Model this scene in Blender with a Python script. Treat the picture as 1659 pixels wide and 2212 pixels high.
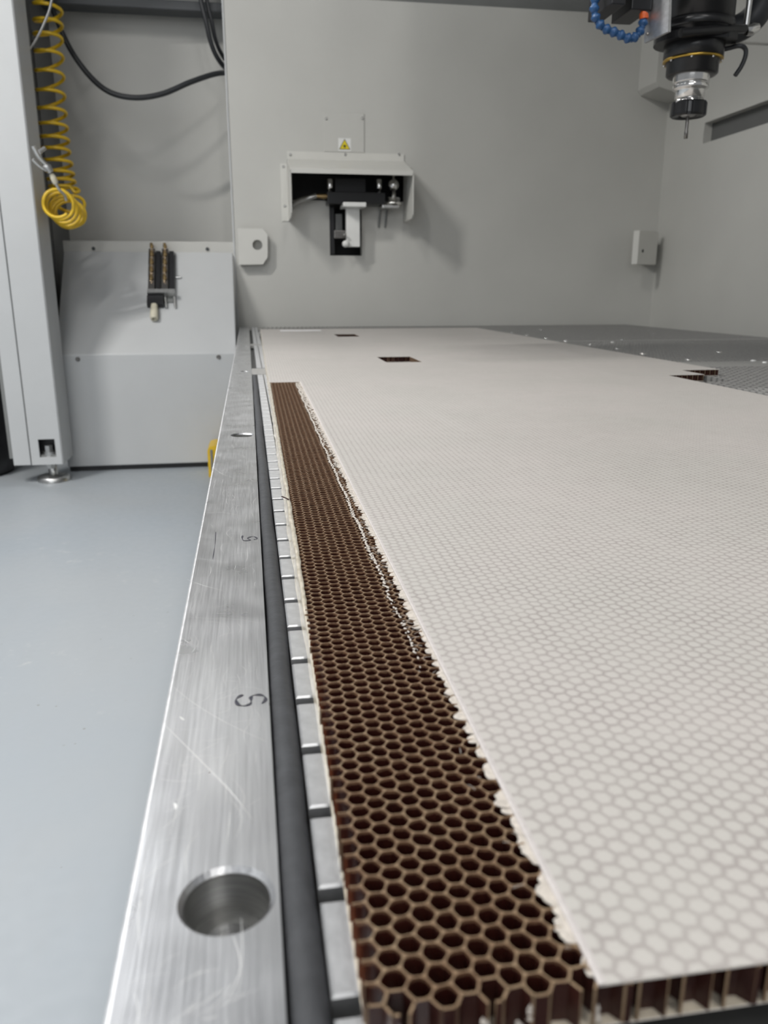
import bpy, bmesh, math, random
from mathutils import Vector, Matrix

for o in list(bpy.data.objects):
    bpy.data.objects.remove(o, do_unlink=True)
SC = bpy.context.scene
COL = SC.collection
RND = random.Random(7)

# ------------------------------------------------------------------ camera
F, CX, CY = 1725.0, 829.5, 1106.0          # focal length and centre in photo pixels (1659 x 2212)
VX, VY = 534.0, 626.0                      # where the table's long lines meet
EYE = Vector((0, 0, 0.132))                # lens height above the table top (z = 0)
PITCH = math.atan((CY - VY) / F)
YAW = math.atan((CX - VX) / math.hypot(F, CY - VY))
FW = Vector((math.sin(YAW) * math.cos(PITCH), math.cos(YAW) * math.cos(PITCH), -math.sin(PITCH)))
RT = Vector((math.cos(YAW), -math.sin(YAW), 0))
UP = RT.cross(FW)
cam = bpy.data.cameras.new('camera')
cam.sensor_fit = 'VERTICAL'
cam.sensor_height = 36.0
cam.lens = F * 36.0 / 2212.0
cam.clip_start = 0.005
cam.clip_end = 60
cam.dof.use_dof = True
cam.dof.focus_distance = 0.48
cam.dof.aperture_fstop = cam.lens / 1.6   # a phone's small pupil
camo = bpy.data.objects.new('camera', cam)
COL.objects.link(camo)
camo.matrix_world = Matrix(((RT.x, UP.x, -FW.x, EYE.x), (RT.y, UP.y, -FW.y, EYE.y), (RT.z, UP.z, -FW.z, EYE.z), (0, 0, 0, 1)))
SC.camera = camo

# ------------------------------------------------------------------ world, lights, exposure
W = bpy.data.worlds.new('hall')
SC.world = W
W.use_nodes = True
W.node_tree.nodes['Background'].inputs[0].default_value = (0.93, 0.96, 1.0, 1)
W.node_tree.nodes['Background'].inputs[1].default_value = 0.32

def area(name, loc, target, sx, sy, power, color=(1, 1, 1)):
    d = bpy.data.lights.new(name, 'AREA')
    d.shape = 'RECTANGLE'; d.size = sx; d.size_y = sy; d.energy = power; d.color = color
    o = bpy.data.objects.new(name, d); COL.objects.link(o)
    o.location = loc
    v = Vector(target) - Vector(loc)
    o.rotation_euler = v.to_track_quat('-Z', 'Y').to_euler()
    return o
# overhead hall tubes along the machine, plus added fill lamps
area('ceiling_tube_light_aisle', (-1.7, 1.15, 2.2), (-1.4, 1.25, 0), 0.10, 0.8, 66, (1.0, 0.985, 0.95))
area('ceiling_tube_light_near', (-0.80, 0.45, 2.3), (-0.7, 0.6, 0), 0.10, 0.8, 20, (1.0, 0.985, 0.95))
area('ceiling_tube_light_outer', (-3.4, 1.6, 3.0), (-3.4, 1.6, 0), 0.3, 5.0, 40, (0.93, 0.97, 1.0))
area('ceiling_tube_light_rear', (-0.36, 4.1, 2.9), (-0.36, 4.1, 0), 0.07, 1.7, 40, (1.0, 0.98, 0.95))
area('rear_fill_light_outer', (-1.6, 4.3, 2.9), (-1.6, 4.3, 0), 0.3, 2.0, 85, (0.97, 0.98, 1.0))  # added lamp, brightens the near rail by its reflection
area('rear_fill_light_inner', (0.85, 4.3, 2.9), (0.85, 4.3, 0), 0.3, 2.0, 25, (0.97, 0.98, 1.0))  # second added lamp, widens the bright reflection on the rail
area('front_fill_light', (0.6, -0.9, 2.5), (0.6, -0.9, 0), 0.2, 1.4, 30, (1.0, 0.98, 0.95))  # added fill lamp for the near end of the panel
area('cool_fill_light_front', (-1.5, -3.2, 1.5), (-0.3, 3.0, 0.2), 2.4, 2.0, 54, (0.95, 0.975, 1.0))  # added fill from the front left, tinted cool
SC.view_settings.view_transform = 'Standard'
SC.view_settings.look = 'None'
SC.view_settings.gamma = 1.0
SC.view_settings.use_curve_mapping = False
SC.view_settings.exposure = -0.2

# ------------------------------------------------------------------ helpers
def at(x, y, X=None, Y=None, Z=None):
    """the point of the room seen at photo pixel (x, y) at a known distance Y, side X or height Z"""
    r = FW * F + RT * (x - CX) + UP * (CY - y)
    if Y is not None: t = (Y - EYE.y) / r.y
    elif X is not None: t = (X - EYE.x) / r.x
    else: t = (Z - EYE.z) / r.z
    return EYE + r * t

class MB:
    def __init__(s): s.v = []; s.f = []; s.m = []; s.sm = []
    def add(s, vs, fs, mi=0, smooth=False):
        b = len(s.v)
        s.v += [Vector(p) for p in vs]
        for f in fs:
            s.f.append([b + i for i in f]); s.m.append(mi); s.sm.append(smooth)
    def box(s, a, b, mi=0, bev=0.0):
        a = Vector(a); b = Vector(b)
        if bev <= 0:
            s.add([(x, y, z) for z in (a.z, b.z) for y in (a.y, b.y) for x in (a.x, b.x)],
                  [(0, 2, 3, 1), (4, 5, 7, 6), (0, 1, 5, 4), (2, 6, 7, 3), (0, 4, 6, 2), (1, 3, 7, 5)], mi)
            return
        bm = bmesh.new()
        bmesh.ops.create_cube(bm, size=1)
        for v in bm.verts:
            v.co = Vector(((a.x + b.x) / 2 + v.co.x * (b.x - a.x), (a.y + b.y) / 2 + v.co.y * (b.y - a.y), (a.z + b.z) / 2 + v.co.z * (b.z - a.z)))
        bmesh.ops.bevel(bm, geom=list(bm.edges), offset=bev, segments=2, affect='EDGES', profile=0.6)
        s.bm(bm, mi)
    def bm(s, bm, mi=0, smooth=False):
        bm.verts.index_update()
        s.add([v.co.copy() for v in bm.verts], [[v.index for v in f.verts] for f in bm.faces], mi, smooth)
        bm.free()
    def prism(s, poly, axis, a, b, mi=0):
        """poly of 2D points extruded along axis ('x','y','z') from a to b"""
        def P(p, t):
            return {'x': (t, p[0], p[1]), 'y': (p[0], t, p[1]), 'z': (p[0], p[1], t)}[axis]
        n = len(poly)
        s.add([P(p, a) for p in poly] + [P(p, b) for p in poly],
              [list(range(n))[::-1], [n + i for i in range(n)]] + [(i, (i + 1) % n, n + (i + 1) % n, n + i) for i in range(n)], mi)
    def lathe(s, prof, c, axis=(0, 0, 1), n=32, mi=0, smooth=True, caps=True):
        """prof: list of (radius, height) along axis from c"""
        ax = Vector(axis).normalized()
        e1 = ax.orthogonal().normalized(); e2 = ax.cross(e1)
        c = Vector(c)
        vs = []; fs = []
        for (r, h) in prof:
            for k in range(n):
                a = 2 * math.pi * k / n
                vs.append(c + ax * h + (e1 * math.cos(a) + e2 * math.sin(a)) * r)
        for i in range(len(prof) - 1):
            for k in range(n):
                fs.append((i * n + k, i * n + (k + 1) % n, (i + 1) * n + (k + 1) % n, (i + 1) * n + k))
        s.add(vs, fs, mi, smooth)
        if caps:
            m = len(prof) - 1
            s.add([vs[k] for k in range(n)], [list(range(n))[::-1]], mi)
            s.add([vs[m * n + k] for k in range(n)], [list(range(n))], mi)
    def tube(s, pts, r, n=10, mi=0, closed=False):
        pts = [Vector(p) for p in pts]
        m = len(pts)
        rr = r if isinstance(r, (list, tuple)) else [r] * m
        T = []
        for i in range(m):
            a = pts[max(i - 1, 0)]; b = pts[min(i + 1, m - 1)]
            T.append((b - a).normalized())
        e = T[0].orthogonal().normalized()
        vs = []; fs = []
        for i in range(m):
            e = (e - T[i] * e.dot(T[i]))
            e = e.normalized() if e.length > 1e-6 else T[i].orthogonal().normalized()
            e2 = T[i].cross(e)
            for k in range(n):
                a = 2 * math.pi * k / n
                vs.append(pts[i] + (e * math.cos(a) + e2 * math.sin(a)) * rr[i])
        for i in range(m - 1):
            for k in range(n):
                fs.append((i * n + k, i * n + (k + 1) % n, (i + 1) * n + (k + 1) % n, (i + 1) * n + k))
        s.add(vs, fs, mi, True)
        s.add(vs[:n], [list(range(n))[::-1]], mi)
        s.add(vs[-n:], [list(range(n))], mi)
    def build(s, name, mats, parent=None, origin=None, local=False):
        me = bpy.data.meshes.new(name)
        off = Vector((0, 0, 0))
        if parent is not None and not local: off = WORLD_LOC(parent)
        if origin is not None: off = Vector(origin)
        me.from_pydata([tuple(v - off) for v in s.v], [], s.f)
        if not isinstance(mats, (list, tuple)): mats = [mats]
        for m in mats: me.materials.append(m)
        for p, mi, sm in zip(me.polygons, s.m, s.sm):
            p.material_index = mi; p.use_smooth = sm
        me.update()
        o = bpy.data.objects.new(name, me)
        COL.objects.link(o)
        if parent is not None:
            o.parent = parent
            if origin is not None: o.location = Vector(origin) - WORLD_LOC(parent)
        elif origin is not None:
            o.location = origin
        return o

def WORLD_LOC(o):
    l = Vector(o.location)
    while o.parent is not None:
        o = o.parent; l = l + o.location
    return l

def smooth_path(pts, n=8):
    """Catmull-Rom through the points"""
    pts = [Vector(p) for p in pts]
    out = []
    for i in range(len(pts) - 1):
        p0 = pts[max(i - 1, 0)]; p1 = pts[i]; p2 = pts[i + 1]; p3 = pts[min(i + 2, len(pts) - 1)]
        for k in range(n):
            t = k / n
            out.append(0.5 * ((2 * p1) + (p2 - p0) * t + (2 * p0 - 5 * p1 + 4 * p2 - p3) * t * t + (3 * p1 - p0 - 3 * p2 + p3) * t ** 3))
    out.append(pts[-1])
    return out

def tag(o, label, cat, group=None):
    o['label'] = label; o['category'] = cat
    if group: o['group'] = group
    return o
def thing(name, loc, label, cat, group=None):
    o = bpy.data.objects.new(name, None)
    o.empty_display_size = 0.02
    COL.objects.link(o); o.location = loc
    return tag(o, label, cat, group)
def structure(o):
    o['kind'] = 'structure'; return o
def copy_of(o, loc, parent=None):
    c = o.copy(); COL.objects.link(c)
    if parent is not None: c.parent = parent
    c.location = loc
    return c

# ------------------------------------------------------------------ materials
def mat(name, col, rough=0.5, metal=0.0, spec=0.5, noise=0.0, nscale=30.0, bump=0.0, bscale=200.0, stretch=None, coat=0.0, trans=0.0):
    m = bpy.data.materials.new(name); m.use_nodes = True
    nt = m.node_tree; b = nt.nodes['Principled BSDF']
    b.inputs['Base Color'].default_value = (*col, 1)
    b.inputs['Roughness'].default_value = rough
    b.inputs['Metallic'].default_value = metal
    b.inputs['Specular IOR Level'].default_value = spec
    b.inputs['Coat Weight'].default_value = coat
    tc = nt.nodes.new('ShaderNodeTexCoord')
    mp = nt.nodes.new('ShaderNodeMapping')
    nt.links.new(tc.outputs['Object'], mp.inputs['Vector'])
    if stretch: mp.inputs['Scale'].default_value = stretch
    if noise > 0:
        n = nt.nodes.new('ShaderNodeTexNoise'); n.inputs['Scale'].default_value = nscale; n.inputs['Detail'].default_value = 6
        nt.links.new(mp.outputs[0], n.inputs['Vector'])
        r = nt.nodes.new('ShaderNodeMapRange')
        r.inputs['From Min'].default_value = 0.3; r.inputs['From Max'].default_value = 0.7
        r.inputs['To Min'].default_value = 1 - noise; r.inputs['To Max'].default_value = 1 + noise
        nt.links.new(n.outputs['Fac'], r.inputs['Value'])
        mx = nt.nodes.new('ShaderNodeVectorMath'); mx.operation = 'SCALE'
        mx.inputs[0].default_value = col
        nt.links.new(r.outputs[0], mx.inputs['Scale'])
        nt.links.new(mx.outputs[0], b.inputs['Base Color'])
    if bump > 0:
        n2 = nt.nodes.new('ShaderNodeTexNoise'); n2.inputs['Scale'].default_value = bscale; n2.inputs['Detail'].default_value = 3
        nt.links.new(mp.outputs[0], n2.inputs['Vector'])
        bu = nt.nodes.new('ShaderNodeBump'); bu.inputs['Strength'].default_value = bump; bu.inputs['Distance'].default_value = 0.001
        nt.links.new(n2.outputs['Fac'], bu.inputs['Height'])
        nt.links.new(bu.outputs[0], b.inputs['Normal'])
    return m

class G:
    """tiny node-graph helper"""
    def __init__(s, nt): s.nt = nt
    def _in(s, sock, v):
        if isinstance(v, (int, float)): sock.default_value = v
        elif isinstance(v, tuple): sock.default_value = v
        else: s.nt.links.new(v, sock)
    def m(s, op, a, b=0.0, c=0.0):
        n = s.nt.nodes.new('ShaderNodeMath'); n.operation = op
        s._in(n.inputs[0], a); s._in(n.inputs[1], b); s._in(n.inputs[2], c)
        return n.outputs[0]
    def rng(s, v, a, b, c, d):
        n = s.nt.nodes.new('ShaderNodeMapRange')
        s._in(n.inputs[0], v)
        for i, q in enumerate((a, b, c, d)): s._in(n.inputs[i + 1], q)
        return n.outputs[0]
    def mix(s, f, a, b):
        n = s.nt.nodes.new('ShaderNodeMix'); n.data_type = 'RGBA'
        s._in(n.inputs[0], f); s._in(n.inputs[6], a); s._in(n.inputs[7], b)
        return n.outputs[2]
    def noise(s, vec, scale, detail=4, rough=0.5):
        n = s.nt.nodes.new('ShaderNodeTexNoise')
        n.inputs['Scale'].default_value = scale; n.inputs['Detail'].default_value = detail; n.inputs['Roughness'].default_value = rough
        s.nt.links.new(vec, n.inputs['Vector']); return n.outputs['Fac']
    def mapping(s, vec, scale=(1, 1, 1), rot=(0, 0, 0), loc=(0, 0, 0)):
        n = s.nt.nodes.new('ShaderNodeMapping')
        n.inputs['Scale'].default_value = scale; n.inputs['Rotation'].default_value = rot; n.inputs['Location'].default_value = loc
        s.nt.links.new(vec, n.inputs['Vector']); return n.outputs[0]
    def objco(s):
        n = s.nt.nodes.new('ShaderNodeTexCoord'); return n.outputs['Object']
    def sep(s, v):
        n = s.nt.nodes.new('ShaderNodeSeparateXYZ'); s.nt.links.new(v, n.inputs[0]); return n.outputs
    def bump(s, h, strength, dist=0.001, normal=None):
        n = s.nt.nodes.new('ShaderNodeBump'); n.inputs['Strength'].default_value = strength; n.inputs['Distance'].default_value = dist
        s.nt.links.new(h, n.inputs['Height'])
        if normal is not None: s.nt.links.new(normal, n.inputs['Normal'])
        return n.outputs[0]

def newmat(name, rough=0.5, metal=0.0, spec=0.5):
    m = bpy.data.materials.new(name); m.use_nodes = True
    b = m.node_tree.nodes['Principled BSDF']
    b.inputs['Roughness'].default_value = rough; b.inputs['Metallic'].default_value = metal; b.inputs['Specular IOR Level'].default_value = spec
    return m, m.node_tree, b, G(m.node_tree)

M = {}
M['paint'] = mat('pale grey machine paint', (0.53, 0.525, 0.495), 0.48, noise=0.035, nscale=3.5, bump=0.05, bscale=220)
M['hood_paint'] = mat('pale grey hood paint', (0.62, 0.612, 0.575), 0.45, noise=0.03, nscale=8, bump=0.04, bscale=300)
M['alu_grid'] = mat('dull dusty aluminium grid', (0.33, 0.325, 0.315), 0.55, metal=0.35, noise=0.15, nscale=220)
M['paint_white'] = mat('light grey powder coat', (0.53, 0.54, 0.545), 0.42, noise=0.025, nscale=6, bump=0.04, bscale=400)
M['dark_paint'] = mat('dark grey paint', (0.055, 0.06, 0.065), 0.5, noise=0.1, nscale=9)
M['mid_paint'] = mat('mid grey paint', (0.20, 0.205, 0.20), 0.5, noise=0.05, nscale=9)
M['bay_shade_paint'] = mat('grey paint darkened for bay shade', (0.12, 0.122, 0.12), 0.5, noise=0.05, nscale=9)  # darkened to put the post's shade on the bay side wall
M['black'] = mat('black plastic', (0.012, 0.012, 0.014), 0.42, noise=0.15, nscale=40)
M['black_metal'] = mat('black anodised metal', (0.010, 0.010, 0.011), 0.30, spec=0.5, noise=0.2, nscale=30)
M['rubber'] = mat('black rubber cable sheath', (0.022, 0.024, 0.027), 0.5, noise=0.1, nscale=60)
M['chrome'] = mat('polished steel', (0.72, 0.71, 0.69), 0.16, metal=1.0, noise=0.08, nscale=50)
M['steel'] = mat('brushed steel', (0.55, 0.55, 0.54), 0.34, metal=1.0, noise=0.12, nscale=60)
M['darksteel'] = mat('dark tool steel', (0.22, 0.21, 0.2), 0.3, metal=1.0, noise=0.1, nscale=80)
M['brass'] = mat('brass', (0.42, 0.30, 0.15), 0.34, metal=1.0, noise=0.12, nscale=60)
M['gold'] = mat('gold anodised ring', (0.52, 0.34, 0.07), 0.28, metal=1.0, noise=0.1, nscale=90)
M['yellow'] = mat('yellow plastic', (0.72, 0.47, 0.02), 0.38, noise=0.08, nscale=60)
M['blue'] = mat('blue plastic', (0.016, 0.075, 0.20), 0.36, noise=0.12, nscale=80)
M['orange'] = mat('orange plastic', (0.62, 0.10, 0.015), 0.4, noise=0.08, nscale=80)
M['white'] = mat('white plastic', (0.75, 0.75, 0.73), 0.45, noise=0.03, nscale=30)
M['cream_pl'] = mat('cream nylon', (0.62, 0.58, 0.46), 0.5, noise=0.05, nscale=60)
M['signyellow'] = mat('sign yellow print', (0.75, 0.60, 0.01), 0.45, noise=0.03, nscale=60)
M['signblack'] = mat('sign black print', (0.01, 0.01, 0.01), 0.5, noise=0.03, nscale=60)
M['paper'] = mat('white paper tape', (0.83, 0.82, 0.83), 0.6, noise=0.03, nscale=40)
M['ink'] = mat('black marker ink', (0.035, 0.035, 0.05), 0.45, noise=0.3, nscale=500)
M['gasket'] = mat('grey foam rubber', (0.055, 0.057, 0.062), 0.7, spec=0.3, noise=0.14, nscale=160, bump=0.25, bscale=350)
M['cream'] = mat('cream core filler', (0.60, 0.53, 0.42), 0.55, noise=0.14, nscale=300, bump=0.5, bscale=700)
M['fringe'] = mat('torn glass fibre', (0.52, 0.475, 0.425), 0.65, noise=0.18, nscale=700)
M['alu_cast'] = mat('milled aluminium', (0.64, 0.645, 0.655), 0.45, metal=1.0, noise=0.14, nscale=150, bump=0.06, bscale=600)
M['alu_dark'] = mat('table bed aluminium with painted gap shade', (0.10, 0.10, 0.097), 0.65, metal=0.3, noise=0.12, nscale=60)  # bed colour darkened to paint shade into the gaps between blocks
M['lip'] = mat('frayed white lip of the face sheet', (0.55, 0.515, 0.50), 0.6, noise=0.08, nscale=500)
M['edge_glint'] = mat('aluminium edge with painted highlight', (0.86, 0.86, 0.87), 0.5, metal=0.85, noise=0.15, nscale=250)  # painted highlight for the rail's left edge
M['bore'] = mat('drilled bore with painted shade', (0.36, 0.36, 0.35), 0.38, metal=0.9, noise=0.2, nscale=1.0, stretch=(60, 60, 2600))  # hole walls coloured darker to put shade in the bores
M['chip'] = mat('white swarf', (0.82, 0.82, 0.8), 0.6, noise=0.05, nscale=300)

# floor: pale blue-grey epoxy with specks and scuffs
m, nt, b, g = newmat('pale epoxy floor', 0.28, 0.0, 0.35)
oc = g.objco()
n1 = g.noise(g.mapping(oc, (1, 1, 1)), 2.2, 5)
n2 = g.noise(g.mapping(oc, (6, 1.5, 1)), 5.0, 6)
base = g.mix(g.rng(n1, 0.35, 0.65, 0, 1), (0.345, 0.378, 0.41, 1), (0.37, 0.394, 0.415, 1))
base = g.mix(g.rng(n2, 0.5, 0.8, 0, 0.18), base, (0.35, 0.365, 0.375, 1))
vor = nt.nodes.new('ShaderNodeTexVoronoi'); vor.inputs['Scale'].default_value = 34
nt.links.new(oc, vor.inputs['Vector'])
sp = g.m('LESS_THAN', vor.outputs['Distance'], 0.075)
wn = g.noise(oc, 5.5, 2)
sp = g.m('MULTIPLY', sp, g.rng(wn, 0.5, 0.58, 0, 0.55))
base = g.mix(sp, base, (0.20, 0.185, 0.16, 1))
sc2 = g.rng(g.noise(g.mapping(oc, (1, 1, 1), loc=(4.2, 0.3, 0)), 26, 6, 0.7), 0.60, 0.68, 0, 1)
gate = g.rng(g.noise(g.mapping(oc, loc=(0.4, 2.6, 0)), 2.4, 2), 0.50, 0.62, 0, 0.5)
base = g.mix(g.m('MULTIPLY', sc2, gate), base, (0.52, 0.53, 0.52, 1))
nt.links.new(base, b.inputs['Base Color'])
n3 = g.noise(oc, 60, 4)
nt.links.new(g.rng(n3, 0.35, 0.7, 0.40, 0.50), b.inputs['Roughness'])
nt.links.new(g.bump(g.noise(oc, 14, 3), 0.05, 0.002), b.inputs['Normal'])
M['floor'] = m

# brushed, scratched aluminium rail (object coordinates in metres, length along y)
m, nt, b, g = newmat('scratched brushed aluminium', 0.33, 1.0)
oc = g.objco()
fine = g.noise(g.mapping(oc, (1000, 22, 900)), 1.0, 5, 0.65)
broad = g.noise(g.mapping(oc, (110, 6.0, 90)), 1.0, 4, 0.55)
patch = g.noise(g.mapping(oc, (1, 0.4, 1)), 30, 2, 0.4)
c = g.mix(g.rng(fine, 0.3, 0.7, 0, 1), (0.47, 0.475, 0.49, 1), (0.79, 0.795, 0.81, 1))
c = g.mix(g.rng(broad, 0.42, 0.72, 0, 0.4), c, (0.44, 0.445, 0.46, 1))
c = g.mix(g.rng(patch, 0.35, 0.75, 0, 0.3), c, (0.80, 0.805, 0.82, 1))
nt.links.new(c, b.inputs['Base Color'])
nt.links.new(g.rng(g.noise(oc, 40, 4), 0.3, 0.7, 0.26, 0.35), b.inputs['Roughness'])
nn = g.bump(fine, 0.10, 0.0004)
nt.links.new(nn, b.inputs['Normal'])
M['rail'] = m

# honeycomb lattice shared by core and skin (panel-local metres)
PA, PB, U0 = 0.00433, 0.00500, 0.0013      # column pitch across, row pitch along
HS = PA / 1.5                  # hexagon side
VS = math.sqrt(3) * HS / PB    # stretch to a regular hexagon

# skin: translucent glass-fibre laminate, the cells underneath show through and telegraph
m, nt, b, g = newmat('glass fibre face sheet', 0.42)
oc = g.objco()
x, y, z = g.sep(oc)
wx = g.m('MULTIPLY', g.m('SUBTRACT', g.noise(oc, 130, 2), 0.5), 0.0022)
wy = g.m('MULTIPLY', g.m('SUBTRACT', g.noise(g.mapping(oc, loc=(3.1, 1.7, 0)), 130, 2), 0.5), 0.0022)
x = g.m('ADD', g.m('SUBTRACT', x, U0), wx); y = g.m('ADD', y, wy)
y = g.m('MULTIPLY', y, VS)
def fold(a, off, r):
    return g.m('SUBTRACT', g.m('FLOORED_MODULO', g.m('ADD', a, off), r), r / 2)
RX, RY = 3 * HS, math.sqrt(3) * HS
ax_, ay_ = fold(x, RX / 2, RX), fold(y, RY / 2, RY)
bx_, by_ = fold(x, 0.0, RX), fold(y, 0.0, RY)
def hexd(px_, py_):
    px_ = g.m('ABSOLUTE', px_); py_ = g.m('ABSOLUTE', py_)
    return g.m('MAXIMUM', py_, g.m('ADD', g.m('MULTIPLY', px_, math.sqrt(3) / 2), g.m('MULTIPLY', py_, 0.5)))
d = g.m('DIVIDE', g.m('MINIMUM', hexd(ax_, ay_), hexd(bx_, by_)), RY / 2)     # 0 centre .. 1 on the wall
n1 = g.noise(oc, 9, 4); n2 = g.noise(oc, 260, 3)
wall = g.rng(g.m('ADD', d, g.m('MULTIPLY', g.m('SUBTRACT', n2, 0.5), 0.15)), 0.50, 1.02, 0, 1)
wall = g.m('MULTIPLY', g.m('POWER', wall, 1.25), g.rng(g.noise(oc, 70, 2), 0.3, 0.7, 0.65, 1.0))
lite = g.mix(g.rng(n1, 0.35, 0.65, 0, 1), (0.495, 0.477, 0.447, 1), (0.515, 0.486, 0.46, 1))
dark = g.mix(g.rng(n1, 0.35, 0.65, 0, 1), (0.32, 0.29, 0.277, 1), (0.355, 0.322, 0.31, 1))
c = g.mix(wall, lite, dark)
st = g.noise(g.mapping(oc, (14, 2.2, 1)), 1.0, 3)
c = g.mix(g.rng(st, 0.62, 0.75, 0, 0.25), c, (0.57, 0.545, 0.525, 1))
nt.links.new(c, b.inputs['Base Color'])
nt.links.new(g.bump(g.m('ADD', g.m('MULTIPLY', wall, -1.0), g.m('MULTIPLY', n2, 0.2)), 0.16, 0.0007), b.inputs['Normal'])
M['skin'] = m
M['skin_edge'] = mat('cut edge of glass fibre sheet', (0.74, 0.69, 0.63), 0.6, noise=0.1, nscale=400)

# core: aramid paper, amber brown, with paler cut rims
m, nt, b, g = newmat('amber aramid paper', 0.33)
oc = g.objco()
n1 = g.noise(oc, 45, 3); n2 = g.noise(oc, 420, 3)
c = g.mix(g.rng(n1, 0.3, 0.7, 0, 1), (0.028, 0.0085, 0.0075, 1), (0.050, 0.016, 0.012, 1))
c = g.mix(g.rng(n2, 0.55, 0.8, 0, 0.5), c, (0.075, 0.03, 0.02, 1))
nt.links.new(c, b.inputs['Base Color'])
tr = nt.nodes.new('ShaderNodeBsdfTranslucent'); tr.inputs['Color'].default_value = (0.42, 0.13, 0.05, 1)
mxs = nt.nodes.new('ShaderNodeMixShader'); mxs.inputs[0].default_value = 0.22
nt.links.new(b.outputs[0], mxs.inputs[1]); nt.links.new(tr.outputs[0], mxs.inputs[2])
nt.links.new(mxs.outputs[0], nt.nodes['Material Output'].inputs['Surface'])
M['core'] = m
m, nt, b, g = newmat('pale cut rim of aramid paper', 0.5)
oc = g.objco()
n1 = g.noise(oc, 60, 3); n2 = g.noise(oc, 900, 3)
c = g.mix(g.rng(n1, 0.35, 0.65, 0, 1), (0.215, 0.138, 0.08, 1), (0.27, 0.19, 0.115, 1))
c = g.mix(g.rng(n2, 0.5, 0.75, 0, 0.6), c, (0.15, 0.08, 0.045, 1))
nt.links.new(c, b.inputs['Base Color'])
M['rim'] = m
M['rimside'] = mat('aramid paper with painted lit upper band', (0.185, 0.098, 0.055), 0.5, noise=0.25, nscale=500)  # light on the upper cell walls painted in as a paler band

# ------------------------------------------------------------------ the setting
FLOOR = -0.47
YW = 3.10          # back wall face
XR = 1.60          # right wall face
mb = MB(); mb.box((-6, -3, FLOOR - 0.05), (4, 9, FLOOR)); structure(mb.build('floor', M['floor']))

# back wall with the tool-setter opening (cells of a grid left out)
xl = -0.037
ztop = 1.098
a0 = at(632, 432, Y=YW); a1 = at(884, 370, Y=YW); s0 = at(713, 552, Y=YW); s1 = at(781, 432, Y=YW)
us = [xl, a0.x, s0.x, s1.x, a1.x, XR + 0.02]
ws = [-0.30, s0.z, a0.z, a1.z, ztop]
mb = MB()
for i in range(5):
    for j in range(4):
        if j == 2 and 1 <= i <= 3: continue
        if j == 1 and i == 2: continue
        mb.box((us[i], YW, ws[j]), (us[i + 1], YW + 0.035, ws[j + 1]))
structure(mb.build('wall_back', M['paint']))
# folded edge strip of the back wall sheet
mb = MB(); mb.box((xl - 0.006, YW - 0.004, -0.30), (xl, YW + 0.035, ztop), bev=0.002); structure(mb.build('trim_1', M['paint_white']))
# upper beam above the back wall
mb = MB(); mb.box((xl, YW + 0.05, ztop + 0.004), (XR + 0.02, YW + 0.25, 1.75)); structure(mb.build('trim_2', M['mid_paint']))
# right wall with long recessed slot
sa = at(1522, 268, X=XR); sb = at(1522, 300, X=XR); sc_ = at(1659, 205, X=XR)
y_slot = sa.y; z0 = at(1545, 302, X=XR).z; z1 = at(1560, 252, X=XR).z
mb = MB()
Y0 = 0.2
mb.box((XR, Y0, -0.30), (XR + 0.03, YW, z0))
mb.box((XR, Y0, z1), (XR + 0.03, YW, 1.5))
mb.box((XR, y_slot, z0), (XR + 0.03, YW, z1))
structure(mb.build('wall_right', M['paint']))
mb = MB(); mb.box((XR + 0.03, Y0, z0 - 0.01), (XR + 0.05, YW, z1 + 0.01)); structure(mb.build('trim_3', M['bay_shade_paint']))
# thick upper corner block of the right wall
ca = at(1417, 189, Y=2.955)
mb = MB(); mb.prism([(XR - 0.002, ca.z - 0.02), (XR - 0.002, 1.5), (ca.x, 1.5), (ca.x, ca.z + 0.02), (ca.x + 0.012, ca.z + 0.004), (ca.x + 0.04, ca.z - 0.004)], 'y', 2.955, YW - 0.001)
structure(mb.build('trim_4', M['paint']))
# unseen canopy added to darken the right side (above the picture)
mb = MB(); mb.box((0.60, 0.2, 1.42), (XR + 0.03, YW + 0.04, 1.46)); structure(mb.build('shade_canopy', M['mid_paint']))
# bay at the left: rear wall, side wall
mb = MB(); mb.box((-0.70, 3.32, FLOOR), (xl + 0.02, 3.35, 1.9)); structure(mb.build('wall_bay', M['paint']))
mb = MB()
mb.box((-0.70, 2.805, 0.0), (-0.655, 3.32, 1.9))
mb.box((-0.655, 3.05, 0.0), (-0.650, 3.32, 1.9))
structure(mb.build('wall_left', M['bay_shade_paint']))
mb = MB(); mb.box((-0.70, 2.82, 1.30), (xl, 3.35, 1.33)); structure(mb.build('bay_shade_roof', M['mid_paint']))  # unseen roof added to darken the bay
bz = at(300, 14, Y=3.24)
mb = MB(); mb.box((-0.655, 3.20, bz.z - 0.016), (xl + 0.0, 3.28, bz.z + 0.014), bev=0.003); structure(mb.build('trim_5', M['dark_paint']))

# ------------------------------------------------------------------ vacuum table
table = thing('vacuum_table', (0.7, 1.6, -0.05), 'long aluminium vacuum table with a milled block grid and scratched edge rail', 'machine table')
RX0, RX1 = -0.0322, 0.0013        # edge rail
GX0 = 0.0102                      # first block column
BEDX = 1.48
BEDY = 3.06
hole_y = [0.1535, 0.757, 1.375, 2.005, 2.62]
HR = 0.0097
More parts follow.
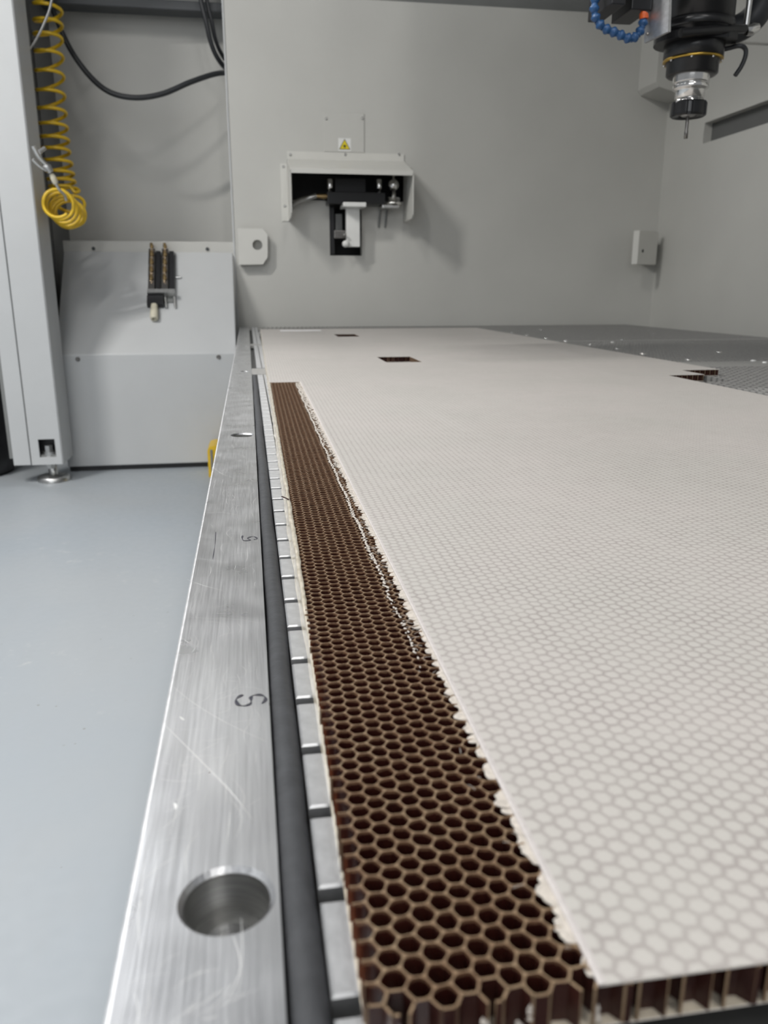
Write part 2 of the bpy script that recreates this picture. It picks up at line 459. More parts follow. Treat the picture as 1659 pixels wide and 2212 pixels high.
# rail with real bores: strips between holes, ring patches around them
def rail_mesh():
    mb = MB()
    ZB = -0.028
    y = -0.25
    hx = -0.0105
    segs = 40
    for hy in hole_y:
        r = HR if hy < 1.3 else 0.006
        half = 0.013
        mb.box((RX0, y, ZB), (RX1, hy - half, 0), bev=0)
        # patch
        x0, x1, y0, y1 = RX0, RX1, hy - half, hy + half
        outer = []
        for k in range(segs):
            a = 2 * math.pi * (k + 0.5) / segs
            dx, dy = math.cos(a), math.sin(a)
            tx = ((x1 - hx) / dx if dx > 0 else (x0 - hx) / dx) if abs(dx) > 1e-9 else 1e9
            ty = ((y1 - hy) / dy if dy > 0 else (y0 - hy) / dy) if abs(dy) > 1e-9 else 1e9
            t = min(tx, ty)
            outer.append((hx + dx * t, hy + dy * t))
        for (cx_, cy_) in ((x0, y0), (x1, y0), (x1, y1), (x0, y1)):
            k = min(range(segs), key=lambda q: (outer[q][0] - cx_) ** 2 + (outer[q][1] - cy_) ** 2)
            outer[k] = (cx_, cy_)
        ch = 0.0012
        rings = [(r + ch, 0.0), (r, -ch), (r, -0.0125)]
        if hy < 1.3: rings += [(r * 0.66, -0.0125), (r * 0.66, -0.0150), (0.0001, -0.0150)]
        else: rings += [(r * 0.5, -0.0126), (0.0001, -0.0126)]
        vs = [(p[0], p[1], 0) for p in outer]
        for (rr, zz) in rings:
            for k in range(segs):
                a = 2 * math.pi * (k + 0.5) / segs
                vs.append((hx + rr * math.cos(a), hy + rr * math.sin(a), zz))
        fs = []
        for i in range(len(rings)):
            for k in range(segs):
                k2 = (k + 1) % segs
                fs.append((i * segs + k, i * segs + k2, (i + 1) * segs + k2, (i + 1) * segs + k))
        mb.add(vs, fs[:segs], 0)
        for i in range(1, len(rings)):
            va = [vs[q] for q in range(i * segs, (i + 2) * segs)]
            mb.add(va, [(k, (k + 1) % segs, segs + (k + 1) % segs, segs + k) for k in range(segs)], 1 if 2 <= i < len(rings) - 1 else 0, abs(rings[i][1] - rings[i - 1][1]) > 0.003)
        for (xa, ya, xb, yb) in ((x0, y0, x0, y1), (x1, y0, x1, y1)):
            mb.add([(xa, ya, 0), (xb, yb, 0), (xb, yb, ZB), (xa, ya, ZB)], [(0, 1, 2, 3)])
        y = hy + half
    mb.box((RX0, y, ZB), (RX1, BEDY, 0))
    return mb
rail_mesh().build('edge_rail', [M['rail'], M['bore']], table)
mb = MB(); mb.prism([(RX0 - 0.0003, -0.0016), (RX0 - 0.0003, -0.0004), (RX0 + 0.0002, 0.00005), (RX0 + 0.0007, 0.00007), (RX0 + 0.0007, -0.0016)], 'y', -0.25, BEDY)
mb.build('edge_highlight', M['edge_glint'], table)  # bright strip standing in for light caught on the rail edge
# screws seen in the far rail bores
for hy in hole_y[2:]:
    mb = MB(); mb.lathe([(0.0052, 0.0), (0.0052, 0.004), (0.004, 0.0052), (0.0022, 0.0052), (0.0022, 0.003)], (-0.0105, hy, -0.0124), n=20)
    mb.build('socket_screw', M['chrome'], table)
# bed body under everything, with its apron and legs
mb = MB()
mb.box((RX1, -0.25, -0.060), (BEDX, BEDY, -0.0120))
mb.build('bed_plate', M['alu_dark'], table)
mb = MB(); mb.box((0.03, -0.25, -0.20), (BEDX - 0.02, BEDY - 0.02, -0.060), bev=0.004); mb.build('bed_frame', M['mid_paint'], table)
mb = MB(); mb.box((RX0, -0.25, -0.060), (RX1, BEDY, -0.028)); mb.build('rail_support', M['alu_dark'], table)
for lx in (0.18, BEDX - 0.15):
    for ly in (0.2, 1.5, 2.7):
        mb = MB(); mb.box((lx - 0.06, ly - 0.06, FLOOR), (lx + 0.06, ly + 0.06, -0.20), bev=0.004); mb.build('leg', M['mid_paint'], table)
# cross bars between table modules
xbars = [(1.325, 1.425), (2.03, 2.10)]
mb = MB(); mb.box((RX1 + 0.0002, 1.325, -0.008), (BEDX, 1.425, 0.0), bev=0.0006); mb.build('cross_bar', M['alu_grid'], table)
mb = MB(); mb.box((RX1 + 0.0002, 2.05, -0.008), (BEDX, 2.09, 0.0), bev=0.0006); mb.build('cross_bar', M['alu_grid'], table)
# blocks beside the gasket: each its own part
def block_mesh(name, sx, sy):
    mb = MB()
    ch = 0.0006
    x0, x1, y0, y1 = 0, sx, 0, sy
    zt, zb = 0.0, -0.0121
    lo = [(x0, y0, zb), (x1, y0, zb), (x1, y1, zb), (x0, y1, zb)]
    mid = [(x0, y0, zt - ch), (x1, y0, zt - ch), (x1, y1, zt - ch), (x0, y1, zt - ch)]
    top = [(x0 + ch, y0 + ch, zt), (x1 - ch, y0 + ch, zt), (x1 - ch, y1 - ch, zt), (x0 + ch, y1 - ch, zt)]
    fs = [(8, 9, 10, 11)]
    for r in (0, 4):
        for k in range(4):
            k2 = (k + 1) % 4
            fs.append((r + k, r + k2, r + 4 + k2, r + 4 + k))
    mb.add(lo + mid + top, fs)
    me = bpy.data.meshes.new(name)
    me.from_pydata([tuple(v) for v in mb.v], [], mb.f); me.materials.append(M['alu_grid' if 'fine' in name else 'alu_cast'])
    return me
PY = 0.02996
GAP = 0.0046
blk = [block_mesh('grid_block', 0.0088, PY - GAP), block_mesh('grid_block', 0.0098, PY - GAP)]
tl = Vector(table.location)
ygap0 = 0.1515                      # a gap centre seen in the photo
k = -12
while True:
    ya = ygap0 + k * PY + GAP / 2
    k += 1
    if ya + PY > BEDY - 0.01: break
    if any(ya < b_ and ya + PY - GAP > a_ for a_, b_ in ((1.322, 1.428), (2.045, 2.095))): continue
    for ci, gx in enumerate((GX0, GX0 + 0.0100, GX0 + 0.0212)):
        if ci == 2 and (ya < 2.6 or ya > 2.7) and ya > 0.08: continue
        o = bpy.data.objects.new('grid_block', blk[min(ci, 1)]); COL.objects.link(o)
        o.parent = table
        o.location = Vector((gx, ya, 0)) - tl
# fine grid over the rest of the bed: the nearest visible ones single, the far mass joined
PG = 0.0155
fine = block_mesh('fine_grid_block', 0.0098, 0.0098)
singles = []; rest = []
import itertools
nx = int((BEDX - 0.56) / PG)
for j in range(int((BEDY - 0.55) / PG)):
    ya = 0.55 + j * PG
    if any(ya < b_ and ya + 0.0112 > a_ for a_, b_ in ((1.322, 1.428), (2.045, 2.095))): continue
    for i in range(nx):
        xa = 0.56 + i * PG
        if ya > 1.10 and xa < 0.715 - 0.02 + 0.0085 * ya and ya < 2.64: continue
        if xa / ya > 0.72 or xa / ya < 0.2: 
            if xa / ya > 1.1: continue
            rest.append((xa, ya)); continue
        if 0.80 < ya < 1.325: singles.append((xa, ya))
        else: rest.append((xa, ya))
singles.sort(key=lambda p: p[1])
rest += singles[95:]; singles = singles[:95]
for (xa, ya) in singles:
    o = bpy.data.objects.new('fine_grid_block', fine); COL.objects.link(o); o.parent = table
    o.location = Vector((xa, ya, 0)) - tl
mb = MB()
for (xa, ya) in rest:
    s_ = 0.0098
    vs = [(xa, ya, -0.0121), (xa + s_, ya, -0.0121), (xa + s_, ya + s_, -0.0121), (xa, ya + s_, -0.0121),
          (xa, ya, 0), (xa + s_, ya, 0), (xa + s_, ya + s_, 0), (xa, ya + s_, 0)]
    mb.add(vs, [(4, 5, 6, 7), (0, 1, 5, 4), (1, 2, 6, 5), (2, 3, 7, 6), (3, 0, 4, 7)])
o = mb.build('far_grid_blocks', M['alu_grid'], table); o['kind'] = 'stuff'
# blocks at the end of the bed, behind the panel
mb = MB()
for j in range(int(0.40 / PG)):
    for i in range(int(0.53 / PG)):
        xa, ya = 0.034 + i * PG, 2.665 + j * PG
        if ya + 0.0112 > BEDY: continue
        s_ = 0.0098
        vs = [(xa, ya, -0.0121), (xa + s_, ya, -0.0121), (xa + s_, ya + s_, -0.0121), (xa, ya + s_, -0.0121),
              (xa, ya, 0), (xa + s_, ya, 0), (xa + s_, ya + s_, 0), (xa, ya + s_, 0)]
        mb.add(vs, [(4, 5, 6, 7), (0, 1, 5, 4), (1, 2, 6, 5), (2, 3, 7, 6), (3, 0, 4, 7)])
o = mb.build('end_grid_blocks', M['alu_grid'], table); o['kind'] = 'stuff'
mb = MB(); mb.box((RX1 + 0.0001, -0.25, -0.0121), (GX0 - 0.0004, 1.325, -0.00785)); mb.build('gasket_groove', M['alu_dark'], table)
# bright countersunk bed screws on the far grid
for (px_, py_) in ((1105, 718), (1139, 723), (1180, 730), (1223, 735.5), (1275, 743.5), (1334, 752.5), (1389, 763.5), (1324, 738), (1344, 733), (1168, 711), (1487, 776), (1553, 760), (1411, 719)):
    p = at(px_, py_, Z=0.001)
    mb = MB(); mb.lathe([(0.0068, 0.0), (0.0068, 0.0012), (0.0055, 0.0020), (0.0026, 0.0020), (0.0026, 0.0006)], (p.x, p.y, -0.0005), n=16)
    mb.build('bed_screw', M['chrome'], table)
# marker strokes on the rail
def stroke(pix, wdt, name='marker_letter'):
    pts = smooth_path([at(a, b_, Z=0.0) for a, b_ in pix], 6)
    mb = MB()
    n = len(pts); vs = []
    for i, p in enumerate(pts):
        t = (pts[min(i + 1, n - 1)] - pts[max(i - 1, 0)]).normalized()
        s_ = Vector((-t.y, t.x, 0)) * wdt * (0.75 + 0.4 * math.sin(i * 0.5))
        vs += [p + s_ + Vector((0, 0, 0.00012)), p - s_ + Vector((0, 0, 0.00012))]
    mb.add(vs, [(2 * i, 2 * i + 1, 2 * i + 3, 2 * i + 2) for i in range(n - 1)])
    o = mb.build(name, M['ink'], table); o['label'] = 'hand-drawn S in black marker'
def zz(l, ox=220, oy=980, s=3.0725): return [(ox + a / s, oy + b_ / s) for a, b_ in l]
stroke(zz([(938, 1602), (905, 1618), (891, 1640), (908, 1668), (950, 1674), (985, 1662), (992, 1640), (990, 1618), (1012, 1604), (1050, 1602), (1080, 1614), (1086, 1636), (1062, 1660)]), 0.00058)
stroke(zz([(934, 545), (932, 560), (942, 577), (985, 574), (968, 563), (985, 553), (1012, 551), (1028, 562), (1026, 570), (1008, 570)]), 0.00052)
stroke(zz([(757, 520), (752, 590), (747, 635), (738, 690), (737, 703)]), 0.00022, 'marker_line')

# scratches worn into the rail: long ones seen in the photo, many short random ones
M['scratch'] = mat('bright bare scratch', (0.86, 0.86, 0.85), 0.5, metal=0.55, noise=0.1, nscale=300)
sc = MB()
def scratch(pts, w):
    pts = smooth_path(pts, 5); n = len(pts); vs = []
    for i, p in enumerate(pts):
        t = (pts[min(i + 1, n - 1)] - pts[max(i - 1, 0)]).normalized()
        s_ = Vector((-t.y, t.x, 0)) * w * (0.25 + 0.75 * math.sin(math.pi * (i + 0.4) / n))
        z_ = Vector((0, 0, 0.00006))
        vs += [p + s_ + z_, p - s_ + z_]
    sc.add(vs, [(2 * i, 2 * i + 1, 2 * i + 3, 2 * i + 2) for i in range(n - 1)])
for pix, w in (([(372, 1482), (420, 1520), (490, 1562), (575, 1602)], 0.00010), ([(356, 1566), (390, 1600), (440, 1650), (500, 1712), (545, 1770)], 0.00016),
               ([(404, 1252), (440, 1265), (482, 1276)], 0.00010), ([(440, 1108), (480, 1107), (525, 1115)], 0.00009), ([(400, 1332), (450, 1336), (510, 1338), (562, 1346)], 0.00007),
               ([(388, 1374), (410, 1390), (432, 1398)], 0.00008), ([(460, 1010), (480, 1024), (506, 1033)], 0.00008),
               ([(376, 1735), (380, 1742), (378, 1748)], 0.0004), ([(388, 1548), (394, 1553), (398, 1556)], 0.0004), ([(430, 1160), (470, 1163), (500, 1162)], 0.00006), ([(420, 1205), (455, 1210), (500, 1216)], 0.00006)):
    scratch([at(a_, b_, Z=0.0) for a_, b_ in pix], w)
for i in range(480):
    yv = 0.08 + 1.3 * RND.random() ** 1.7
    xv = RND.uniform(RX0 + 0.001, RX1 - 0.002)
    if any((xv + 0.0105) ** 2 + (yv - hy) ** 2 < 0.016 ** 2 for hy in hole_y): continue
    a_ = RND.choice((RND.gauss(1.57, 0.08), RND.gauss(1.57, 0.08), RND.uniform(-0.5, 0.3), RND.uniform(0.2, 1.2)))
    L = RND.uniform(0.003, 0.014) * (1.5 if abs(a_ - 1.57) < 0.3 else 0.8)
    d_ = Vector((math.cos(a_), math.sin(a_), 0)); nn_ = Vector((-d_.y, d_.x, 0)) * RND.uniform(-0.15, 0.15) * L
    p = [Vector((xv, yv, 0)) - d_ * L / 2, Vector((xv, yv, 0)) + nn_, Vector((xv, yv, 0)) + d_ * L / 2]
    if min(q.x for q in p) < RX0 + 0.0006 or max(q.x for q in p) > RX1 - 0.0006: continue
    scratch(p, RND.uniform(0.00003, 0.00008))
o = sc.build('scratches', M['scratch'], table); o['kind'] = 'stuff'

# gasket cord lying in the groove
pts = []
N = 160
for i in range(N + 1):
    y = -0.2 + (1.318 + 0.2) * i / N
    w = 0.00022 * math.sin(y * 23) + 0.00018 * math.sin(y * 61 + 1)
    pts.append((0.0057 + w, y, -0.0036 + 0.00015 * math.sin(y * 37)))
mb = MB(); mb.tube(pts, 0.0041, n=16)
tag(mb.build('gasket_cord', M['gasket'], origin=(0.0057, -0.2, -0.0077)), 'dark grey rubber gasket cord lying in the groove beside the scratched rail', 'gasket')

# ------------------------------------------------------------------ sandwich panel
PT = 0.010; SK = 0.0005
ang = -math.atan(0.0085)
panel = thing('sandwich_panel', (0.0145 + 0.0085 * 0.1095, 0.1095, 0.0), 'large pale glass-fibre honeycomb sandwich panel with an exposed brown core strip', 'panel')
panel.rotation_euler = (0, 0, ang)
UE = 0.0425          # skin removed left of this
VP = 1.006           # pocket end
VE = 2.545
U1, U2, U3 = 0.586, 0.6455, 0.712
V1, V2 = 1.008, 1.078
cuts = [(0.208, 0.272, 1.285, 1.405), (0.2035, 0.264, 2.088, 2.216)]
def inside(u, v, pocket=False):
    if u < 0 or v < 0 or v > VE: return False
    lim = U1 if v < V1 else (U2 if v < V2 else U3)
    if u > lim: return False
    for (a, b_, c_, d_) in cuts:
        if a < u < b_ and c_ < v < d_: return False
    if pocket and u < UE and v < VP: return False
    return True
def sheet(z0, z1, pocket):
    U = sorted({0, UE, U1, U2, U3, *[c_[0] for c_ in cuts], *[c_[1] for c_ in cuts]})
    V = sorted({0, VP, V1, V2, VE, *[c_[2] for c_ in cuts], *[c_[3] for c_ in cuts]})
    mb = MB()
    inn = lambda i, j: 0 <= i < len(U) - 1 and 0 <= j < len(V) - 1 and inside((U[i] + U[i + 1]) / 2, (V[j] + V[j + 1]) / 2, pocket)
    for i in range(len(U) - 1):
        for j in range(len(V) - 1):
            if not inn(i, j): continue
            a, b_, c_, d_ = U[i], U[i + 1], V[j], V[j + 1]
            mb.add([(a, c_, z1), (b_, c_, z1), (b_, d_, z1), (a, d_, z1)], [(0, 1, 2, 3)], 0)
            mb.add([(a, c_, z0), (b_, c_, z0), (b_, d_, z0), (a, d_, z0)], [(3, 2, 1, 0)], 0)
            for (di, dj, p, q) in ((-1, 0, (a, d_), (a, c_)), (1, 0, (b_, c_), (b_, d_)), (0, -1, (a, c_), (b_, c_)), (0, 1, (b_, d_), (a, d_))):
                if not inn(i + di, j + dj):
                    mb.add([(*p, z0), (*q, z0), (*q, z1), (*p, z1)], [(0, 1, 2, 3)], 1)
    return mb
sheet(PT - SK, PT, True).build('top_skin', [M['skin'], M['skin_edge']], panel, local=True)
sheet(0.0001, SK, False).build('bottom_skin', [M['cream'], M['skin_edge']], panel, local=True)

# raised pale lip where the skin was cut
mb = MB()
mb.prism([(UE - 0.0002, PT - SK), (UE - 0.0002, PT + 0.00005), (UE + 0.0004, PT + 0.00018), (UE + 0.0014, PT + 0.00002)], 'y', 0.0, VP)
mb.prism([(VP - 0.0006, PT - SK), (VP - 0.0006, PT + 0.00008), (VP + 0.0012, PT + 0.0002), (VP + 0.005, PT + 0.00002)], 'x', 0.0, UE + 0.0006)
mb.build('skin_lip', M['lip'], panel, local=True)
# --- core
ZT = PT - SK - 0.00005
WT = 0.00034
def hex_center(i, j):           # column i across, row j along
    return i * PA + U0, (j + (0.5 if i % 2 else 0.0)) * PB
def jit(u, v, a=0.00022):
    h = math.sin(u * 91733.1 + v * 37573.7) * 43758.5453
    h2 = math.sin(u * 51221.7 + v * 77713.3) * 24634.6345
    return u + (h - math.floor(h) - 0.5) * 2 * a, v + (h2 - math.floor(h2) - 0.5) * 2 * a
def corner(c, k):
    a = math.pi / 3 * k
    u, v = c[0] + HS * math.cos(a), c[1] + HS * math.sin(a) / VS
    ru, rv = round(u, 5), round(v, 5)
    return jit(ru, rv)
core = MB()
def ring_cell(c):
    P = [corner(c, k) for k in range(6)]
    cu = sum(p[0] for p in P) / 6; cv = sum(p[1] for p in P) / 6
    inn = []
    for k in range(6):
        p = P[k]; a = P[k - 1]; n = P[(k + 1) % 6]
        def ins(q, f):        # point on the edge p->q, pulled towards the centre
            x_, y_ = p[0] + (q[0] - p[0]) * f, p[1] + (q[1] - p[1]) * f
            d_ = math.hypot(cu - x_, cv - y_)
            s_ = WT * 0.56 / d_
            return (x_ + (cu - x_) * s_, y_ + (cv - y_) * s_)
        i1 = ins(a, 0.22); i2 = ins(n, 0.22)
        d_ = math.hypot(cu - p[0], cv - p[1]); s_ = (WT * 0.56 + 0.00026) / d_
        i0 = (p[0] + (cu - p[0]) * s_, p[1] + (cv - p[1]) * s_)
        inn += [i1, i0, i2]
    P = [(max(p[0], 0.0002), p[1]) for p in P]; inn = [(max(p[0], 0.0002), p[1]) for p in inn]
    zt = ZT - 0.00012 * abs(math.sin(c[0] * 4001 + c[1] * 911))
    vs = [(p[0], p[1], zt) for p in P] + [(p[0], p[1], zt) for p in inn]
    fs = []
    for k in range(6):
        b0 = 6 + 3 * k
        k2 = (k + 1) % 6; b1 = 6 + 3 * k2
        fs += [(k, b0 + 1, b0), (k, b0 + 2, b0 + 1), (k, k2, b1, b0 + 2)]
    core.add(vs, fs, 1)
    n = 18
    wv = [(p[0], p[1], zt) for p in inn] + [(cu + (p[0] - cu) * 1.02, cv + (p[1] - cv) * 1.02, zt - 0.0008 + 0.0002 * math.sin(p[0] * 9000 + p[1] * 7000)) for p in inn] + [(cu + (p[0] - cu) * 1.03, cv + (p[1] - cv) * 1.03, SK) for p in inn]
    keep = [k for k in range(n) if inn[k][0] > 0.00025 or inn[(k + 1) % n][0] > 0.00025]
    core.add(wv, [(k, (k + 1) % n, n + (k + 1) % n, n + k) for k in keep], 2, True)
    core.add(wv, [(n + k, n + (k + 1) % n, 2 * n + (k + 1) % n, 2 * n + k) for k in keep], 0, True)
def wall_box(p, q, mb, zt=ZT, w=WT):
    dx, dy = q[0] - p[0], q[1] - p[1]
    L = math.hypot(dx, dy)
    if L < 1e-5: return
    nx_, ny_ = -dy / L * w / 2, dx / L * w / 2
    ex, ey = dx / L * w * 0.25, dy / L * w * 0.25
    b_ = [(p[0] - ex + nx_, p[1] - ey + ny_), (p[0] - ex - nx_, p[1] - ey - ny_), (q[0] + ex - nx_, q[1] + ey - ny_), (q[0] + ex + nx_, q[1] + ey + ny_)]
    vs = [(*c_, SK) for c_ in b_] + [(*c_, zt) for c_ in b_]
    mb.add(vs, [(4, 5, 6, 7)], 1)
    mb.add(vs, [(1, 2, 6, 5), (3, 0, 4, 7)], 0)
    mb.add(vs, [(0, 1, 5, 4), (2, 3, 7, 6)], 1)
edges = {}
def clip_seg(p, q):
    """keep the part of a wall that lies inside the panel outline (by bisection)"""
    i1, i2 = inside(*p), inside(*q)
    if i1 and i2: return p, q
    if not i1 and not i2: return None
    a, b_ = (p, q) if i1 else (q, p)
    lo, hi = 0.0, 1.0
    for _ in range(18):
        m_ = (lo + hi) / 2
        if inside(a[0] + (b_[0] - a[0]) * m_, a[1] + (b_[1] - a[1]) * m_): lo = m_
        else: hi = m_
    return a, (a[0] + (b_[0] - a[0]) * lo, a[1] + (b_[1] - a[1]) * lo)
def near_border(u, v):
    if u < 0.012 or v < 0.012 or v > VE - 0.010: return True
    lim = U1 if v < V1 else (U2 if v < V2 else U3)
    if u > lim - 0.010: return True
    if abs(v - V1) < 0.013 and u > U1 - 0.01: return True
    if abs(v - V2) < 0.013 and u > U2 - 0.01: return True
    for (a, b_, c_, d_) in cuts:
        if a - 0.011 < u < b_ + 0.011 and c_ - 0.011 < v < d_ + 0.011: return True
    return False
ni = int(U3 / PA) + 2; nj = int(VE / PB) + 2
caps = []
for i in range(-1, ni):
    for j in range(-1, nj):
        c = hex_center(i, j)
        open_ = c[0] < UE + 0.004 and c[1] < VP + 0.003
        if not open_ and not near_border(*c): continue
        P = [corner(c, k) for k in range(6)]
        full = all(inside(*p) for p in P)
        if open_ and (full or (c[0] > 0.0005 and all(inside(max(p[0], 0.0001), p[1]) for p in P))):
            ring_cell(c)
            if c[0] > UE - 0.0085: caps.append(c)
            continue
        for k in range(6):
            p, q = P[k], P[(k + 1) % 6]
            key = tuple(sorted(((round(p[0], 5), round(p[1], 5)), (round(q[0], 5), round(q[1], 5)))))
            if key in edges: continue
            edges[key] = 1
            s_ = clip_seg(p, q)
            if s_: wall_box(s_[0], s_[1], core, ZT - 0.0001, 0.00055)
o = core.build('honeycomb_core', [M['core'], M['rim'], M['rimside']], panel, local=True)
o['label'] = 'open brown honeycomb core cells'

# ragged remains of the removed skin along the cut, and fibres
fr = MB()
def blob(u, v, z, su, sv, sz, n=7):
    ring = []
    for k in range(n):
        a = 2 * math.pi * k / n
        r = RND.uniform(0.65, 1.1)
        ring.append((u + su * r * math.cos(a), v + sv * r * math.sin(a), z + RND.uniform(-0.2, 0.2) * sz))
    fr.add(ring + [(u, v, z + sz), (u, v, z - sz)], [(k, (k + 1) % n, n) for k in range(n)] + [((k + 1) % n, k, n + 1) for k in range(n)])
def fibre(u, v, z, L, a, lift, w=0.00012):
    pts = []
    for t in (0, 0.35, 0.7, 1.0):
        pts.append((u + math.cos(a) * L * t, v + math.sin(a) * L * t, z + lift * math.sin(t * 2.4)))
    fr.tube(pts, [w * 1.2, w, w * 0.9, w * 0.5], n=5)
for c in caps:
    # torn lobe of skin still covering part of the cell, rounded towards the pocket
    if c[0] > UE - 0.0040 and RND.random() < (0.62 if c[1] < 0.12 else 0.93):
        reach = RND.choice((0.0009, 0.0017, 0.0024, 0.0032) if c[1] < 0.3 else (0.0016, 0.0024, 0.0032, 0.0040)) * RND.uniform(0.85, 1.1)
        ctr_v = c[1] + RND.uniform(-0.0003, 0.0003)
        half = PB * RND.uniform(0.44, 0.52)
        poly = [(UE + 0.0006, ctr_v - half), (UE + 0.0006, ctr_v + half)]
        for k in range(9):
            a_ = math.pi / 2 + math.pi * k / 8
            poly.append((UE - 0.0002 + reach * math.cos(a_) * RND.uniform(0.8, 1.12), ctr_v + half * math.sin(a_)))
        zt = PT - 0.0003 - RND.uniform(0, 0.00015)
        dz = RND.uniform(0.0001, 0.0006)
        n = len(poly)
        tp = [(p[0], p[1], zt - dz * max(0.0, (UE - p[0]) / reach)) for p in poly]
        fr.add(tp + [(p[0], p[1], p[2] - 0.0002) for p in tp], [list(range(n))[::-1], list(range(n, 2 * n))] + [(k, n + k, n + (k + 1) % n, (k + 1) % n) for k in range(n)])
    if RND.random() < 0.35:
        fibre(c[0] + RND.uniform(-0.002, 0.003), c[1] + RND.uniform(-0.002, 0.002), ZT + 0.0001, RND.uniform(0.001, 0.003), RND.uniform(0, 6.28), RND.uniform(0.0, 0.0005), 0.00007)
# pale strand of resin crumbs one cell away from the edge, stronger far from the near end
v = 0.13
while v < VP - 0.01:
    dens = min(1.0, max(0.0, (v - 0.10) / 0.16))
    if RND.random() < 0.15 + 0.85 * dens:
        blob(UE - 0.0066 + 0.0004 * math.sin(v * 90) + RND.gauss(0, 0.0004), v, ZT + 0.00005, RND.uniform(0.0004, 0.0010) * (0.5 + 0.5 * dens), RND.uniform(0.0006, 0.0014), RND.uniform(0.0002, 0.00045))
    if v > 0.42 and RND.random() < min(1.0, (v - 0.35) * 2.2):
        blob(UE - 0.0034 + RND.gauss(0, 0.0016), v, ZT + 0.0001, RND.uniform(0.0006, 0.0016), RND.uniform(0.0007, 0.0016), RND.uniform(0.0002, 0.0005))
    if RND.random() < 0.15:
        fibre(UE - RND.uniform(0.0005, 0.004), v, ZT + 0.0001, RND.uniform(0.002, 0.004), RND.uniform(2.3, 4.0), RND.uniform(0.0, 0.0006), 0.00008)
    v += 0.0010
# crumbs along the pocket end and near edge tufts
u = 0.001
while u < UE:
    blob(u, VP - 0.002 + RND.uniform(-0.0015, 0.002), ZT, 0.0008, 0.0018, 0.0004); u += 0.0012
u = 0.0035
while u < 0.55:
    if RND.random() < 0.6:
        uu = u + RND.uniform(-0.002, 0.002)
        zc = RND.uniform(0.0015, 0.0055)
        for q in range(RND.choice((2, 3, 4))):
            blob(uu + RND.uniform(-0.0005, 0.0005), -0.0004 + RND.uniform(-0.0004, 0.0006), zc + q * 0.0009, RND.uniform(0.0003, 0.0008), 0.0005, RND.uniform(0.0005, 0.0012))
    u += 0.0055
o = fr.build('torn_skin_fringe', M['fringe'], panel, local=True); o['kind'] = 'stuff'

# cream edge filling along the panel's left side, fading out towards the near end
mb = MB()
prev = None
N = 420
vs = []; fs = []
for i in range(N + 1):
    v = 0.045 + (VE - 0.05) * (i / N) ** 1.25
    grow = min(1.0, max(0.0, (v - 0.045) / 0.24))
    wob = 0.00025 * math.sin(v * 140) + 0.0002 * math.sin(v * 57 + 2)
    out = 0.0002 + 0.0004 * grow + wob * grow
    inn_ = 0.0002 + 0.0016 * grow + RND.uniform(-0.0003, 0.0003)
    zt = (ZT + 0.0001) * (0.12 + 0.88 * min(1.0, grow * 1.6))
    vs += [(-out - 0.0011 * grow, v, SK * 0.4), (-out - 0.0004 * grow, v, zt * 0.25), (-out - 0.0001 * grow, v, zt * 0.6), (-out + 0.0001, v, zt * 0.97), (-out + 0.0004, v, zt), (inn_, v, zt - RND.uniform(0, 0.0002)), (inn_ + 0.0001, v, SK)]
for i in range(N):
    for k in range(6):
        fs.append((i * 7 + k, (i + 1) * 7 + k, (i + 1) * 7 + k + 1, i * 7 + k + 1))
mb.add(vs, fs, 0, True)
m, nt, b, g = newmat('cream resin edge filler', 0.24)
oc = g.objco()
n1 = g.noise(g.mapping(oc, (1, 0.35, 1)), 420, 4)
c = g.mix(g.rng(n1, 0.35, 0.7, 0, 1), (0.46, 0.415, 0.33, 1), (0.66, 0.61, 0.52, 1))
nt.links.new(c, b.inputs['Base Color'])
nt.links.new(g.bump(n1, 0.12, 0.0005), b.inputs['Normal'])
mb.build('edge_filler', m, panel, local=True)['label'] = 'cream resin filling along the cut edge'

# white paper strip lying at the far end of the panel
a = at(604, 713, Z=PT); b_ = at(693, 714, Z=PT)
mb = MB(); mb.box((0, 0, 0), (0.125, 0.055, 0.0006), bev=0.0002)
o = mb.build('paper_strip', M['paper']); o.location = (a.x, 2.515, PT + 0.0001); o.rotation_euler = (0, 0, ang)
tag(o, 'white paper strip lying at the far left end of the panel', 'paper strip')
# pale dust smears on the skin are scraps of skin dust: a few loose chips on the far bed
for i, (px_, py_, s_, lab) in enumerate(((1627, 779, 0.011, 'white swarf flake on the smooth cross bar at the right, left one of two'),
                                    (1652, 783, 0.013, 'white swarf flake on the smooth cross bar at the right picture edge'))):
    p = at(px_, py_, Z=0.002)
    mb = MB(); mb.lathe([(0.2 * s_, 0), (s_ * 0.5, 0.001), (s_ * 0.42, 0.003), (s_ * 0.1, 0.0035)], (0, 0, 0), n=9)
    o = mb.build('swarf_flake', M['chip']); o.location = (p.x, min(max(p.y, 1.34), 1.41), 0.0001); o.scale = (1, 0.7, 1); o.rotation_euler = (0, 0, i)
    tag(o, lab, 'swarf flake', 'swarf flakes on the cross bar')
# brown core flake on the edge filler
p = at(616, 1077, Z=PT)
mb = MB(); mb.box((-0.0006, -0.003, 0), (0.0006, 0.003, 0.0003))
o = mb.build('core_flake', M['core']); o.location = (p.x, p.y, PT + 0.0003); o.rotation_euler = (0.15, 0.1, 0.75)
tag(o, 'tiny brown core flake lying on the cream edge of the panel', 'flake')

